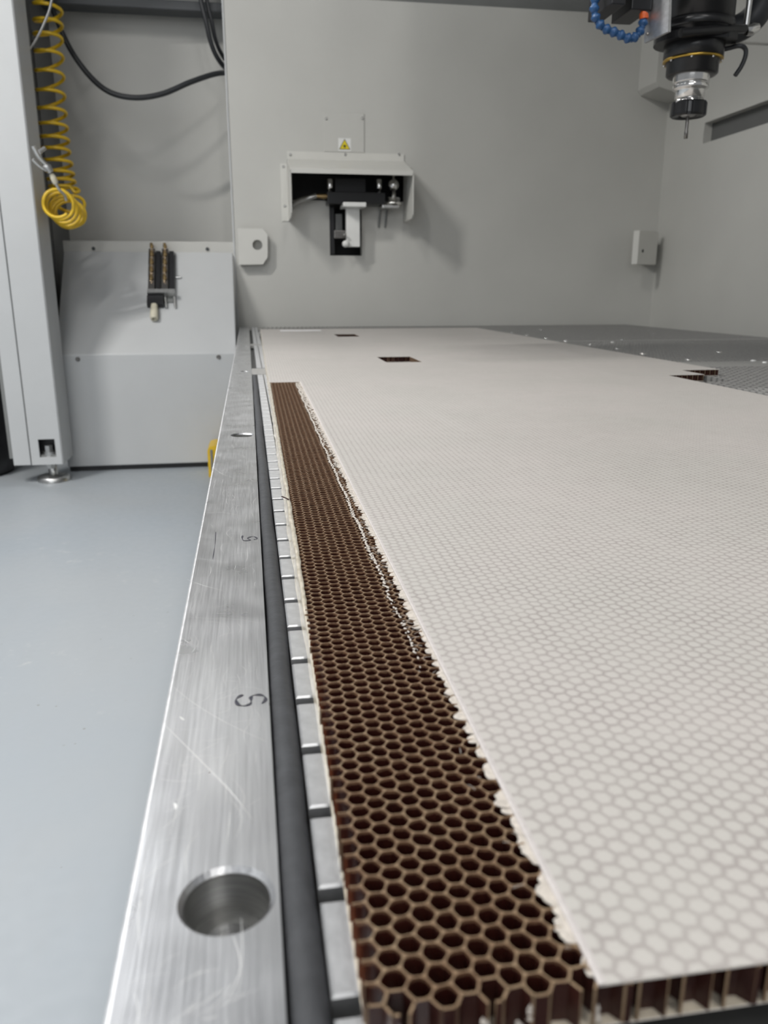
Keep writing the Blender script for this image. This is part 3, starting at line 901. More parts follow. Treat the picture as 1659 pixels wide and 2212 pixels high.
# ------------------------------------------------------------------ left: enclosure post
PX1 = -0.607
post = thing('enclosure_post', (-0.70, 2.72, FLOOR), 'tall light grey enclosure post on a round steel levelling foot at the left', 'post')
wa = at(78, 950, Y=2.65); wb = at(117, 1000, Y=2.65)
wx0, wx1, wz1, wz0 = at(82, 953, Y=2.65).x, at(118, 953, Y=2.65).x, at(95, 949, Y=2.65).z, at(95, 988, Y=2.65).z
pbot = at(95, 1004, Y=2.65).z
xseam = at(13.5, 560, Y=2.65).x
mb = MB()
# front sheet with window, seam groove left of it
def sheetbox(x0, x1, z0, z1): mb.box((x0, 2.65, z0), (x1, 2.656, z1))
sheetbox(xseam + 0.003, wx0, pbot, 1.9); sheetbox(wx1, PX1 - 0.004, pbot, 1.9)
sheetbox(wx0, wx1, pbot, wz0); sheetbox(wx0, wx1, wz1, 1.9)
mb.add([(PX1 - 0.004, 2.65, pbot), (PX1, 2.654, pbot), (PX1, 2.80, pbot), (PX1 - 0.006, 2.80, pbot), (PX1 - 0.006, 2.656, pbot)] +
       [(PX1 - 0.004, 2.65, 1.9), (PX1, 2.654, 1.9), (PX1, 2.80, 1.9), (PX1 - 0.006, 2.80, 1.9), (PX1 - 0.006, 2.656, 1.9)],
       [(0, 1, 6, 5), (1, 2, 7, 6), (2, 3, 8, 7), (3, 4, 9, 8), (4, 3, 2, 1, 0), (5, 6, 7, 8, 9)])
mb.box((xseam, 2.790, pbot), (PX1 - 0.006, 2.80, 1.9))
mb.build('post_body', M['paint_white'], post)
mb = MB()
mb.box((xseam - 0.052, 2.65, pbot), (xseam - 0.0005, 2.68, 1.9), bev=0.002)
mb.build('side_strip', M['paint_white'], post)
mb = MB(); mb.box((xseam - 0.066, 2.662, pbot + 0.02), (xseam - 0.0535, 2.70, 1.9), bev=0.002); mb.build('edge_channel', M['mid_paint'], post)
mb = MB(); mb.box((xseam - 0.0005, 2.658, pbot + 0.03), (xseam + 0.003, 2.664, 1.9)); mb.build('seam', M['mid_paint'], post)
mb = MB(); mb.box((wx0 - 0.02, 2.70, wz0 - 0.02), (min(wx1 + 0.02, PX1 - 0.008), 2.71, wz1 + 0.02)); mb.build('window_back', M['black'], post)
fc = Vector(((wx0 + wx1) / 2, 2.695, FLOOR))
foot = MB(); foot.lathe([(0.052, 0.0), (0.052, 0.012), (0.046, 0.017), (0.02, 0.020), (0.014, 0.022), (0.014, 0.05)], fc, n=36)
foot = foot.build('levelling_foot', M['steel'], post)
mb = MB(); mb.lathe([(0.013, 0), (0.013, 0.075)], (fc.x, 2.672, wz0 - 0.04), n=6, smooth=False); mb.lathe([(0.024, 0), (0.024, 0.014)], (fc.x, 2.680, wz0 + 0.0), n=24)
mb.build('bolt', M['steel'], foot)
mb = MB(); mb.box((wx0 + 0.002, 2.657, wz0 - 0.004), (wx1 - 0.002, 2.70, wz0 + 0.006)); mb.build('bolt_shelf', M['mid_paint'], foot)

# ------------------------------------------------------------------ slanted cabinet
cabY = 2.815
cz = at(300, 765, Y=cabY).z; cb = at(300, 1004, Y=cabY).z
bz_ = at(300, 543, Y=YW).z
cx0, cx1 = -0.632, -0.046
cab = thing('sloped_cabinet', ((cx0 + cx1) / 2, 2.95, FLOOR), 'light grey sheet-metal cabinet with a sloping lid behind the table end', 'cabinet')
mb = MB()
mb.prism([(cabY, cb), (cabY, cz), (YW - 0.002, bz_), (YW - 0.002, cb)], 'x', cx0, cx1)
o = mb.build('cabinet_body', M['paint_white'], cab)
bv = o.modifiers.new('fold', 'BEVEL'); bv.width = 0.004; bv.segments = 3
mb = MB(); mb.box((cx0, YW - 0.002, bz_ - 0.03), (cx1 + 0.005, YW + 0.012, at(300, 521, Y=YW).z), bev=0.002); mb.build('rear_flange', M['paint'], cab)
mb = MB(); mb.box((cx0 + 0.004, cabY + 0.012, FLOOR), (cx1 - 0.03, YW - 0.05, cb)); mb.build('plinth', M['black'], cab)
for (px_, py_) in ((168, 776), (472, 771)):
    p = at(px_, py_, Y=cabY)
    mb = MB(); mb.lathe([(0.0072, 0), (0.0072, 0.002), (0.006, 0.004), (0.003, 0.004), (0.003, 0.0015)], p, axis=(0, -1, 0), n=18); mb.build('cabinet_screw', M['darksteel'], cab)
for (px_, py_) in ((202, 537), (448, 538)):
    p = at(px_, py_, Y=YW - 0.003)
    mb = MB(); mb.lathe([(0.0062, 0), (0.0062, 0.003), (0.004, 0.005)], p, axis=(0, -1, 0), n=14); mb.build('flange_screw', M['dark_paint'], cab)

# pneumatic manifold on the sloping lid (own frame: s along slope, t across, n off the lid)
sdir = Vector((0, YW - cabY, bz_ - cz)).normalized(); ndir = Vector((1, 0, 0)).cross(sdir).normalized()
if ndir.y > 0: ndir = -ndir
def on_slope(px_, py_):
    r = FW * F + RT * (px_ - CX) + UP * (CY - py_)
    o0 = Vector((0, cabY, cz))
    t = (o0 - EYE).dot(ndir) / r.dot(ndir)
    return EYE + r * t
L0 = on_slope(322, 640); L1 = on_slope(334, 550); Rr = on_slope(380, 640)
mani = thing('air_manifold', L0, 'small black and steel air distributor block on the sloping cabinet lid', 'air distributor')
def slab(mb, s0, s1, t0, t1, n0, n1, mi=0):
    vs = []
    for n_ in (n0, n1):
        for s_ in (s0, s1):
            for t_ in (t0, t1):
                vs.append(L0 + sdir * s_ + Vector((1, 0, 0)) * t_ + ndir * n_)
    mb.add(vs, [(0, 2, 3, 1), (4, 5, 7, 6), (0, 1, 5, 4), (2, 6, 7, 3), (0, 4, 6, 2), (1, 3, 7, 5)], mi)
SL = (L1 - L0).dot(sdir); TW = Rr.x - L0.x
mb = MB(); slab(mb, -0.03, SL + 0.005, 0.0, TW, 0.0005, 0.006); mb.build('mounting_plate', M['mid_paint'], mani)
for q, t0 in enumerate((0.0, 0.50 * TW)):
    mb = MB(); slab(mb, 0.0, SL, t0, t0 + 0.24 * TW, 0.006, 0.030); bar = mb.build('manifold_bar', M['darksteel'], mani)
    for k in range(5):
        c = L0 + sdir * (SL * (0.28 + 0.19 * k)) + Vector((1, 0, 0)) * (t0 + 0.12 * TW) + ndir * 0.030
        mb = MB(); mb.lathe([(0.007, 0), (0.007, 0.006), (0.0055, 0.006), (0.0055, 0.016), (0.003, 0.018)], c, axis=ndir, n=12); mb.build('push_fitting', M['brass'], bar)
    mb = MB(); slab(mb, 0.01, SL - 0.005, t0 + 0.27 * TW, t0 + 0.44 * TW, 0.006, 0.024); mb.build('valve_strip', M['black'], mani)
mb = MB(); slab(mb, -0.012, 0.004, -0.002, TW, 0.006, 0.034); mb.build('end_block', M['steel'], mani)
mb = MB(); slab(mb, -0.052, -0.014, -0.004, 0.56 * TW, 0.004, 0.022); mb.build('valve_lever', M['black'], mani)
for t_ in (0.62, 0.95):
    mb = MB(); mb.tube([L0 + sdir * -0.012 + Vector((TW * t_, 0, 0)) + ndir * 0.012, L0 + sdir * -0.055 + Vector((TW * (t_ + 0.04), 0, 0)) + ndir * 0.008], 0.004, n=8); mb.build('plug_pin', M['steel'], mani)
mb = MB(); mb.lathe([(0.012, 0), (0.012, 0.018), (0.0135, 0.02), (0.0135, 0.055), (0.011, 0.06), (0.008, 0.06), (0.008, 0.04)], L0 + sdir * -0.05 + Vector((0.22 * TW, 0, 0)) + ndir * 0.014, axis=-sdir, n=20)
mb.build('inlet_nipple', M['cream_pl'], mani)
for (n_, t_) in ((0.2, -0.1),):
    mb = MB(); mb.tube([L0 + sdir * 0.08 + Vector((TW, 0, 0)) + ndir * 0.004, L0 + sdir * 0.08 + Vector((TW + 0.018, 0, 0)) + ndir * 0.004], 0.005, n=8); mb.build('side_nipple', M['steel'], mani)

# ------------------------------------------------------------------ yellow coiled hose
HY = 2.93
ctr = []
keys = [(-60, 103), (20, 103), (50, 104), (80, 104), (118, 106), (160, 108), (202, 110), (240, 113), (272, 116), (300, 119), (324, 121), (350, 126), (373, 130), (390, 133), (405, 137)]
pts = []
for i in range(len(keys) - 1):
    (ya, xa), (yb, xb) = keys[i], keys[i + 1]
    n = 22
    for k in range(n):
        t = k / n
        a = 2 * math.pi * t - 0.6
        tt = t + 0.85 * (math.cos(0.6) - math.cos(a)) / (2 * math.pi)
        c = at(xa + (xb - xa) * t, ya + (yb - ya) * tt, Y=HY)
        R_ = 0.041
        pts.append(c + Vector((R_ * math.cos(a), R_ * math.sin(a), 0)))
# bundle of loops at the bottom, axis turning towards the viewer
c0 = pts[-1]
loops = [(140, 410, 2.90, 0.042, 0.45), (151, 440, 2.86, 0.045, 0.9), (153, 464, 2.82, 0.045, 1.15), (149, 462, 2.78, 0.044, 1.25), (143, 457, 2.75, 0.043, 1.35), (136, 450, 2.72, 0.042, 1.4), (128, 442, 2.695, 0.042, 1.45), (122, 438, 2.67, 0.041, 1.5)]
for i in range(len(loops) - 1):
    A, B = loops[i], loops[i + 1]
    for k in range(26):
        t = k / 26
        f_ = lambda q: A[q] + (B[q] - A[q]) * t
        c = at(f_(0), f_(1), Y=f_(2)); R_ = f_(3); tl_ = f_(4)
        a = 2 * math.pi * t - 0.6
        pts.append(c + Vector((R_ * math.cos(a), R_ * math.sin(a) * math.cos(tl_), R_ * math.sin(a) * math.sin(tl_))))
end = at(150, 425, Y=2.75)
mb = MB(); mb.tube(pts, 0.0054, n=8)
tag(mb.build('coiled_air_hose', M['yellow'], origin=pts[-1]), 'yellow spiral air hose hanging beside the grey post', 'hose')
# silver hook / blow nozzle tangled at its lower end
hk = thing('blow_gun', at(112, 375, Y=2.630), 'bright metal blow gun hanging on the end of the yellow hose', 'blow gun')
mb = MB(); mb.tube(smooth_path([at(72, 315, Y=2.590), at(84, 338, Y=2.600), at(98, 354, Y=2.610), at(108, 368, Y=2.620)]), 0.006, n=10); mb.build('lever', M['chrome'], hk)
mb = MB(); mb.tube(smooth_path([at(71, 344, Y=2.590), at(85, 358, Y=2.600), at(100, 368, Y=2.610), at(109, 371, Y=2.620)]), 0.0042, n=10); mb.build('nozzle', M['chrome'], hk)
mb = MB(); mb.tube([at(84, 329, Y=2.610), at(97, 320, Y=2.620)], 0.006, n=10); mb.build('hook', M['chrome'], hk)
mb = MB(); mb.tube([at(96, 356, Y=2.615), at(103, 362, Y=2.615), at(110, 372, Y=2.620)], [0.008, 0.012, 0.008], n=12); mb.build('gun_body', M['steel'], hk)
mb = MB(); mb.tube([at(111, 376, Y=2.625), at(114, 382, Y=2.625), at(119, 393, Y=2.630), at(121, 398, Y=2.630)], [0.006, 0.0085, 0.0085, 0.006], n=12); mb.build('hose_coupling', M['cream_pl'], hk)
mb = MB(); mb.tube(smooth_path([at(121, 398, Y=2.630), at(130, 412, Y=2.635), at(139, 422, Y=2.66), at(143, 433, Y=2.67)]), 0.0045, n=8); mb.build('spring_sleeve', M['steel'], hk)

# ------------------------------------------------------------------ cables in the bay
def cable(name, pix, r, label, extra=None):
    pts = smooth_path([at(a, b_, Y=y_) for (a, b_, y_) in pix], 10)
    mb = MB(); mb.tube(pts, r, n=12)
    return tag(mb.build(name, M['rubber'], origin=pts[len(pts) // 2]), label, 'cable')
cable('hanging_cable', [(96, -60, 3.10), (108, 0, 3.08), (122, 40, 3.06), (150, 103, 3.04), (190, 160, 3.02), (235, 198, 3.0), (290, 211, 3.0), (350, 203, 3.02), (410, 178, 3.05), (460, 161, 3.10), (490, 157, 3.16), (510, 158, 3.22)], 0.0088, 'black power cable sagging in a low arc across the left bay')
cable('hanging_cable', [(428, -60, 3.13), (434, 0, 3.13), (446, 50, 3.13), (455, 90, 3.14), (468, 122, 3.16), (486, 146, 3.20), (505, 158, 3.25)], 0.0082, 'outer black cable dropping steeply at the wall edge of the bay')
cable('hanging_cable', [(443, -60, 3.15), (447, 0, 3.15), (457, 45, 3.15), (464, 80, 3.16), (474, 108, 3.18), (488, 130, 3.22), (505, 142, 3.26)], 0.0070, 'inner black cable dropping steeply, nearest the grey wall edge')
mb = MB(); mb.tube(smooth_path([at(58, 112, Y=2.84), at(78, 84, Y=2.84), at(95, 50, Y=2.84), at(108, 15, Y=2.84), at(118, -40, Y=2.84)]), 0.0042, n=8)
tag(mb.build('thin_air_line', M['steel'], origin=at(95, 50, Y=2.84)), 'thin grey air line crossing the top of the yellow spiral hose', 'air line')

# ------------------------------------------------------------------ tool setter hood on the back wall
HD = 0.18
YF = YW - HD
hood = thing('sensor_hood', at(750, 350, Y=YW), 'light grey sheet-metal hood over the tool setter on the back wall', 'hood')
hx0 = at(622, 400, Y=YW).x; hx1 = at(872, 400, Y=YW).x
zt_w = at(750, 349, Y=YW).z; zt_f = at(750, 369, Y=YF).z; zlip = at(750, 330, Y=YW).z
zb_s = at(620, 467, Y=YF).z
mb = MB()
mb.prism([(YW - 0.001, zlip), (YW - 0.004, zlip), (YW - 0.004, zt_w + 0.004), (YF, zt_f + 0.004), (YF, zt_f - 0.010), (YF + 0.003, zt_f - 0.010), (YF + 0.003, zt_f), (YW - 0.001, zt_w)], 'x', hx0, hx1)
top = mb.build('top_panel', M['hood_paint'], hood)
for (sx, nm) in ((hx0, -1), (hx1, 1)):
    mb = MB()
    z_w = zt_w; z_b = zb_s
    prof = [(YW - 0.001, z_w), (YF, zt_f), (YF, z_b + 0.012), (YF + 0.012, z_b), (YW - 0.001, z_b - 0.002)]
    mb.prism(prof, 'x', sx - 0.0018, sx + 0.0018)
    fl = (sx - 0.026, sx - 0.0018) if nm < 0 else (sx + 0.0018, sx + 0.026)
    mb.box((fl[0], YW - 0.003, z_b - 0.002), (fl[1], YW - 0.0005, z_w - 0.012))
    sp = mb.build('side_panel', M['hood_paint'], hood)
    if nm < 0:
        for py_ in (360, 445):
            p = at(612, py_, Y=YW - 0.003)
            mb = MB(); mb.lathe([(0.0048, 0), (0.0048, 0.002), (0.003, 0.0035)], Vector((hx0 - 0.014, YW - 0.003, p.z)), axis=(0, -1, 0), n=14); mb.build('hood_screw', M['steel'], sp)
for px_ in (627, 746, 862):
    p = at(px_, 334, Y=YW - 0.004)
    mb = MB(); mb.lathe([(0.0048, 0), (0.0048, 0.002), (0.003, 0.0035)], p, axis=(0, -1, 0), n=14); mb.build('hood_screw', M['steel'], top)
# cover plate above with warning sign
p0 = at(700, 329, Y=YW); p1 = at(786, 245, Y=YW)
cov = thing('cover_plate', at(743, 329, Y=YW), 'square grey cover plate with a yellow warning triangle above the hood', 'cover plate')
mb = MB(); mb.box((p0.x, YW - 0.004, zlip + 0.001), (p1.x, YW - 0.0005, p1.z), bev=0.001); mb.build('plate', M['paint'], cov)
for px_ in (705, 782):
    p = at(px_, 256, Y=YW - 0.004)
    mb = MB(); mb.lathe([(0.0048, 0), (0.0048, 0.002), (0.003, 0.0035)], p, axis=(0, -1, 0), n=14); mb.build('plate_screw', M['steel'], cov)
q0 = at(731, 326, Y=YW - 0.005); q1 = at(758, 299, Y=YW - 0.005)
mb = MB(); mb.box((q0.x, YW - 0.0050, q0.z), (q1.x, YW - 0.0041, q1.z)); sign = mb.build('warning_label', M['white'], cov)
sign['label'] = 'white label with yellow warning triangle'
cxs = (q0.x + q1.x) / 2; czs = q0.z + (q1.z - q0.z) * 0.40; SZ = (q1.x - q0.x)
def tri(r, y, m_, name):
    mb = MB(); mb.prism([(cxs + r * math.sin(2 * math.pi * k / 3), czs + r * math.cos(2 * math.pi * k / 3)) for k in range(3)], 'y', y, y + 0.0002); mb.build(name, m_, sign)
tri(SZ * 0.52, YW - 0.0053, M['signblack'], 'triangle_border'); tri(SZ * 0.43, YW - 0.0056, M['signyellow'], 'triangle_field')
mb = MB()
for k in range(8):
    a = math.pi / 4 * k
    r = SZ * (0.17 if k % 2 == 0 else 0.13)
    c_ = (cxs, czs - SZ * 0.02)
    w = 0.25
    mb.prism([(c_[0] + r * math.cos(a), c_[1] + r * math.sin(a)), (c_[0] + 0.045 * SZ * math.cos(a + 1.2), c_[1] + 0.045 * SZ * math.sin(a + 1.2)), (c_[0] + 0.045 * SZ * math.cos(a - 1.2), c_[1] + 0.045 * SZ * math.sin(a - 1.2))], 'y', YW - 0.0059 - 0.00001 * k, YW - 0.0057)
mb.lathe([(SZ * 0.07, 0), (SZ * 0.07, 0.0002)], (cxs, YW - 0.0058, czs - SZ * 0.02), axis=(0, -1, 0), n=16)
mb.build('burst_symbol', M['signblack'], sign)

# dark box behind the opening
mb = MB()
bx0, bx1, bz0, bz1 = a0.x - 0.01, a1.x + 0.01, s0.z - 0.01, a1.z + 0.01
mb.box((bx0, YW + 0.20, bz0), (bx1, YW + 0.21, bz1)); mb.box((bx0, YW + 0.035, bz1 - 0.004), (bx1, YW + 0.20, bz1)); mb.box((bx0, YW + 0.035, bz0), (bx1, YW + 0.20, bz0 + 0.004))
mb.box((bx0, YW + 0.035, bz0), (bx0 + 0.004, YW + 0.20, bz1)); mb.box((bx1 - 0.004, YW + 0.035, bz0), (bx1, YW + 0.20, bz1))
structure(mb.build('trim_6', M['black']))

# tool setter unit
YS = 3.02
ts = thing('tool_setter', at(760, 440, Y=YS), 'black and steel tool-length setter with chrome knobs under the wall hood', 'tool setter')
def fbox(px0, py0, px1, py1, y0, y1, mi, name, par=None, bev=0.002):
    a = at(px0, py1, Y=y0); b_ = at(px1, py0, Y=y0)
    mb = MB(); mb.box((a.x, y0, a.z), (b_.x, y1, b_.z), bev=bev); return mb.build(name, mi, par or ts)
fbox(708, 416, 832, 440, YS, YS + 0.14, M['black_metal'], 'slide_body')
fbox(724, 386, 790, 416, YS + 0.05, YS + 0.13, M['black'], 'slide_cover')
for px_ in (713, 819):
    p = at(px_, 413, Y=YS + 0.02)
    mb = MB(); mb.lathe([(0.006, -0.01), (0.006, 0.006), (0.0098, 0.008), (0.0105, 0.012), (0.0105, 0.036), (0.009, 0.040)], p, n=24); mb.build('guide_pin', M['chrome'], ts)
fbox(742, 437, 791, 446, YS - 0.03, YS + 0.08, M['white'], 'probe_plate')
fbox(712, 446, 722, 550, YS + 0.09, YS + 0.10, M['black'], 'slot_guide')
ln = fbox(749, 447, 777, 533, YS + 0.02, YS + 0.05, M['white'], 'carrier_bar')
fbox(725, 462, 739, 500, YS + 0.10, YS + 0.13, M['mid_paint'], 'slide_rail')
fbox(722, 498, 746, 515, YS + 0.06, YS + 0.10, M['darksteel'], 'clamp_block')
mb = MB(); mb.lathe([(0.0001, 0), (0.009, 0.001), (0.012, 0.006), (0.012, 0.03)], at(748, 526, Y=YS - 0.005), axis=(0, 1, 0), n=20); mb.build('roller', M['white'], ts)
mb = MB(); mb.lathe([(0.0001, 0), (0.005, 0.001), (0.005, 0.03)], at(745, 506, Y=YS), axis=(0, 1, 0), n=14); mb.build('set_screw', M['chrome'], ts)
# probe with ball head
pc = at(850, 443, Y=YS)
mb = MB(); mb.lathe([(0.027, 0.0), (0.030, 0.003), (0.030, 0.009), (0.024, 0.011), (0.024, 0.022), (0.022, 0.025)], pc, n=30); pb = mb.build('probe_flange', M['chrome'], ts)
zb_ = (at(850, 400, Y=YS).z - pc.z)
prof = [(0.008, 0.024), (0.008, zb_ - 0.017)] + [(0.0195 * math.sin(t), zb_ - 0.0195 * math.cos(t)) for t in [0.45 + 2.45 * k / 12 for k in range(13)]] + [(0.004, zb_ + 0.0195), (0.004, zb_ + 0.036), (0.0015, zb_ + 0.038)]
mb = MB(); mb.lathe(prof, pc, n=28); mb.build('ball_probe', M['chrome'], pb)
fbox(826, 443, 862, 449, YS - 0.02, YS + 0.06, M['steel'], 'probe_bracket')
# brass fitting and grey hose
mb = MB(); mb.tube([at(708, 424, Y=YS + 0.03), at(700, 424, Y=YS + 0.03), at(682, 423, Y=YS + 0.03)], [0.008, 0.009, 0.006], n=12); mb.build('hose_fitting', M['brass'], ts)
mb = MB(); mb.tube(smooth_path([at(683, 423, Y=YS + 0.03), at(668, 427, Y=YS + 0.03), at(645, 434, Y=YS + 0.05), at(630, 444, Y=YW - 0.01)]), 0.0085, n=12); mb.build('grey_hose', M['steel'], ts)
for px_ in (822, 836):
    mb = MB(); mb.tube([at(px_, 449, Y=YS + 0.07), at(px_ - 2, 470, Y=YW - 0.008), at(px_ - 4, 492, Y=YW - 0.006)], 0.0035, n=8); mb.build('sensor_wire', M['mid_paint'], ts)

# ------------------------------------------------------------------ lifting lugs
def lug(pix, hole, yaw, label):
    P = [at(a, b_, Y=YW - 0.035) for a, b_ in pix]
    o = thing('lifting_lug', at(pix[0][0], pix[-1][1], Y=YW), label, 'lug', 'lifting lugs at the wall corners')
    n = 40
    c = at(hole[0], hole[1], Y=YW - 0.035); r = hole[2] * 0.00178
    # face with a round hole: connect hole ring to outline by angle
    poly = [(p.x, p.z) for p in P]
    mb = MB()
    outer = []
    for k in range(n):
        a = 2 * math.pi * k / n
        d_ = (math.cos(a), math.sin(a)); best = 1e9
        for i in range(len(poly)):
            p, q = poly[i], poly[(i + 1) % len(poly)]
            ex, ey = q[0] - p[0], q[1] - p[1]
            den = d_[0] * ey - d_[1] * ex
            if abs(den) < 1e-12: continue
            t = ((p[0] - c.x) * ey - (p[1] - c.z) * ex) / den
            s_ = ((p[0] - c.x) * d_[1] - (p[1] - c.z) * d_[0]) / den
            if t > 0 and -1e-6 <= s_ <= 1 + 1e-6: best = min(best, t)
        outer.append((c.x + d_[0] * best, c.z + d_[1] * best))
    for p in poly:
        k = min(range(n), key=lambda q: (outer[q][0] - p[0]) ** 2 + (outer[q][1] - p[1]) ** 2); outer[k] = p
    inner = [(c.x + r * math.cos(2 * math.pi * k / n), c.z + r * math.sin(2 * math.pi * k / n)) for k in range(n)]
    yf, yb = YW - 0.035, YW - 0.023
    vs = [(p[0], yf, p[1]) for p in outer] + [(p[0], yf, p[1]) for p in inner] + [(p[0], yb, p[1]) for p in outer] + [(p[0], yb, p[1]) for p in inner]
    fs = []
    for k in range(n):
        k2 = (k + 1) % n
        fs += [(k, k2, n + k2, n + k), (2 * n + k2, 2 * n + k, 3 * n + k, 3 * n + k2), (k2, k, 2 * n + k, 2 * n + k2), (n + k, n + k2, 3 * n + k2, 3 * n + k)]
    mb.add(vs, fs)
    mb.build('lug_plate', M['hood_paint'], o)
    xs = [p[0] for p in poly]; zs = [p[1] for p in poly]
    mb = MB()
    if yaw < 0: mb.box((min(xs), yb, min(zs) + 0.004), (min(xs) + 0.02, YW, max(zs) - 0.004), bev=0.002)
    else: mb.box((max(xs) - 0.02, yb, min(zs) + 0.004), (max(xs), YW, max(zs) - 0.004), bev=0.002)
    mb.build('lug_base', M['paint'], o)
    return o
lug([(516, 572), (513, 493), (567, 494), (578, 507), (578, 556), (568, 571)], (556, 529, 10), -1, 'grey lifting lug with a round hole at the left edge of the back wall')
# right lug: plate standing off the right wall, seen obliquely
o = thing('lifting_lug', at(1400, 570, Y=3.0), 'grey block-like lifting lug in the far right corner of the walls', 'lug', 'lifting lugs at the wall corners')
c0 = at(1420, 568, X=XR - 0.001); 
za, zb2 = at(1400, 571, Y=2.99).z, at(1400, 499, Y=2.99).z
xa_, xb_ = at(1378, 530, Y=2.99).x, at(1418, 530, Y=2.99).x
x67 = at(1367, 530, Y=2.985).x; x78 = at(1378, 530, Y=2.975).x; x20 = at(1420, 530, Y=3.02).x
mb = MB(); mb.prism([(x67, 2.985), (x78, 2.970), (x20, 3.020), (x20, 3.040), (x78 - 0.004, 2.995)], 'z', za, zb2)
mb.build('lug_plate', M['hood_paint'], o)
mb = MB(); mb.box((x78 + 0.055, 3.03, za + 0.02), (x20 - 0.002, YW, zb2 - 0.02)); mb.build('lug_base', M['paint'], o)
for py_ in (523, 542):
    mb = MB(); mb.lathe([(0.008 if py_ > 530 else 0.005, 0), (0.006 if py_ > 530 else 0.003, 0.002)], at(1388, py_, Y=2.984), axis=(0.5, -0.85, 0), n=12); mb.build('lug_screw', M['black'], o)

# ------------------------------------------------------------------ spindle head
SY = 1.20
def sp_c(py_): 
    return at(1487 + (256 - py_) * 0.094, py_, Y=SY)
axis_x = at(1487, 236, Y=SY).x
def zpx(py_): return at(1487 + (256 - py_) * 0.094, py_, Y=SY).z
PXM = SY * 1.0 / 1791 * 1.0 * 1.035      # metres per photo pixel at the spindle
base = Vector((axis_x, SY, zpx(300)))
sp = thing('spindle_head', base, 'black router spindle with chrome tool holder and cutter hanging at the upper right', 'spindle')
def ring(name, prof, m_, par=None, n=48, dx=0.0):
    mb = MB(); mb.lathe([(r * PXM, zpx(py_) - base.z) for r, py_ in prof], base + Vector((dx * PXM, 0, 0)), n=n)
    return mb.build(name, m_, par or sp)
ring('cutter', [(0.5, 300), (4, 299.5), (4, 284), (3.6, 282), (3.6, 250)], M['darksteel'], n=20)
ring('collet', [(12, 251.5), (16, 249), (30, 243)], M['steel'])
# collet nut: castellated outline
mb = MB()
n = 96; prof = [(33, 253), (36.5, 250.5), (37, 247), (37, 225), (35, 221.5), (28, 221)]
vs = []; fs = []
for (r, py_) in prof:
    for k in range(n):
        ph = (k % 16)
        rr = r - (3.2 if ph < 4 and 222 < py_ < 252 else 0)
        a = 2 * math.pi * k / n
        vs.append(base + Vector((rr * PXM * math.cos(a), rr * PXM * math.sin(a), zpx(py_) - base.z)))
for i in range(len(prof) - 1):
    for k in range(n):
        fs.append((i * n + k, i * n + (k + 1) % n, (i + 1) * n + (k + 1) % n, (i + 1) * n + k))
mb.add(vs, fs)
mb.lathe([(33 * PXM, zpx(253) - base.z), (20 * PXM, zpx(251.5) - base.z), (18 * PXM, zpx(246) - base.z)], base, n=48, caps=False)
mb.build('collet_nut', M['black_metal'], sp)
ring('tool_holder', [(29, 224), (29, 215.5), (28, 215), (28, 214), (30, 213), (30, 198), (31, 196), (36, 193), (36.5, 192), (36.5, 186), (36, 185), (33, 184), (33, 181.5), (36.5, 180.5), (37, 179), (37, 140)], M['chrome'])
ring('lower_collar', [(38, 165), (49, 165), (52, 162), (52, 140), (54, 138), (54, 128)], M['black_metal'])
ring('gold_ring', [(55, 135), (60, 135), (60.5, 133), (60.5, 130), (56, 129)], M['gold'])
ring('spindle_nose', [(55, 131), (60, 130.5), (60, 88), (56, 86)], M['black_metal'])
for k in range(8):
    a = 2 * math.pi * (k + 0.3) / 8
    c = base + Vector((57 * PXM * math.cos(a), 57 * PXM * math.sin(a), zpx(135.5) - base.z))
    mb = MB(); mb.lathe([(0.0017, 0), (0.0017, -0.0015), (0.001, -0.002)], c, n=10); mb.build('nose_screw', M['chrome'], sp)
# flange plate, long towards both sides
def plate_outline():
    P = []
    for k in range(24): 
        a = math.pi / 2 + math.pi * k / 23
        P.append((-22 + 62 * math.cos(a), 62 * math.sin(a)))
    P += [(40, -62), (66, -50), (80, -20), (80, 20), (66, 50), (40, 62)]
    return P
mb = MB(); mb.prism([(base.x + a * PXM, base.y + b_ * PXM) for a, b_ in plate_outline()], 'z', zpx(98), zpx(82)); mb.build('flange_plate', M['black_metal'], sp)
ring('spindle_body', [(70, 84), (73, 83), (73, -330)], M['black_metal'])
ring('body_step', [(73, 72), (76, 71), (76, 54), (73, 53)], M['black_metal'])
# bracket plate at the left of the body (with holes)
bp = [at(1391, 93, Y=SY - 0.02), at(1443, 68, Y=SY - 0.06), at(1450, -140, Y=SY - 0.06), at(1400, -140, Y=SY - 0.02)]
mb = MB()
nrm = (bp[1] - bp[0]).cross(bp[3] - bp[0]).normalized() * 0.005
mb.add(bp + [p - nrm for p in bp], [(0, 1, 2, 3), (7, 6, 5, 4), (0, 4, 5, 1), (1, 5, 6, 2), (2, 6, 7, 3), (3, 7, 4, 0)])
plt = mb.build('bracket_plate', M['alu_cast'], sp)
for (px_, py_, rr) in ((1397, 76, 0.0022), (1433, 18, 0.0018), (1431, 53, 0.0016)):
    c = at(px_, py_, Y=SY - 0.045 if px_ > 1420 else SY - 0.027)
    mb = MB(); mb.lathe([(rr, 0), (rr, 0.002), (rr * 0.5, 0.0024)], c - FW * 0.002, axis=-FW, n=12); mb.build('bracket_screw', M['darksteel'], plt)
def rbox(px0, py0, px1, py1, y0, y1, mi, name, par=None, bev=0.0015):
    a = at(px0, py1, Y=y0); b_ = at(px1, py0, Y=y0)
    mb = MB(); mb.box((a.x, y0, a.z), (b_.x, y1, b_.z), bev=bev); return mb.build(name, mi, par or sp)
rbox(1321, -140, 1362, 8, SY - 0.05, SY + 0.03, M['black'], 'sensor_box')
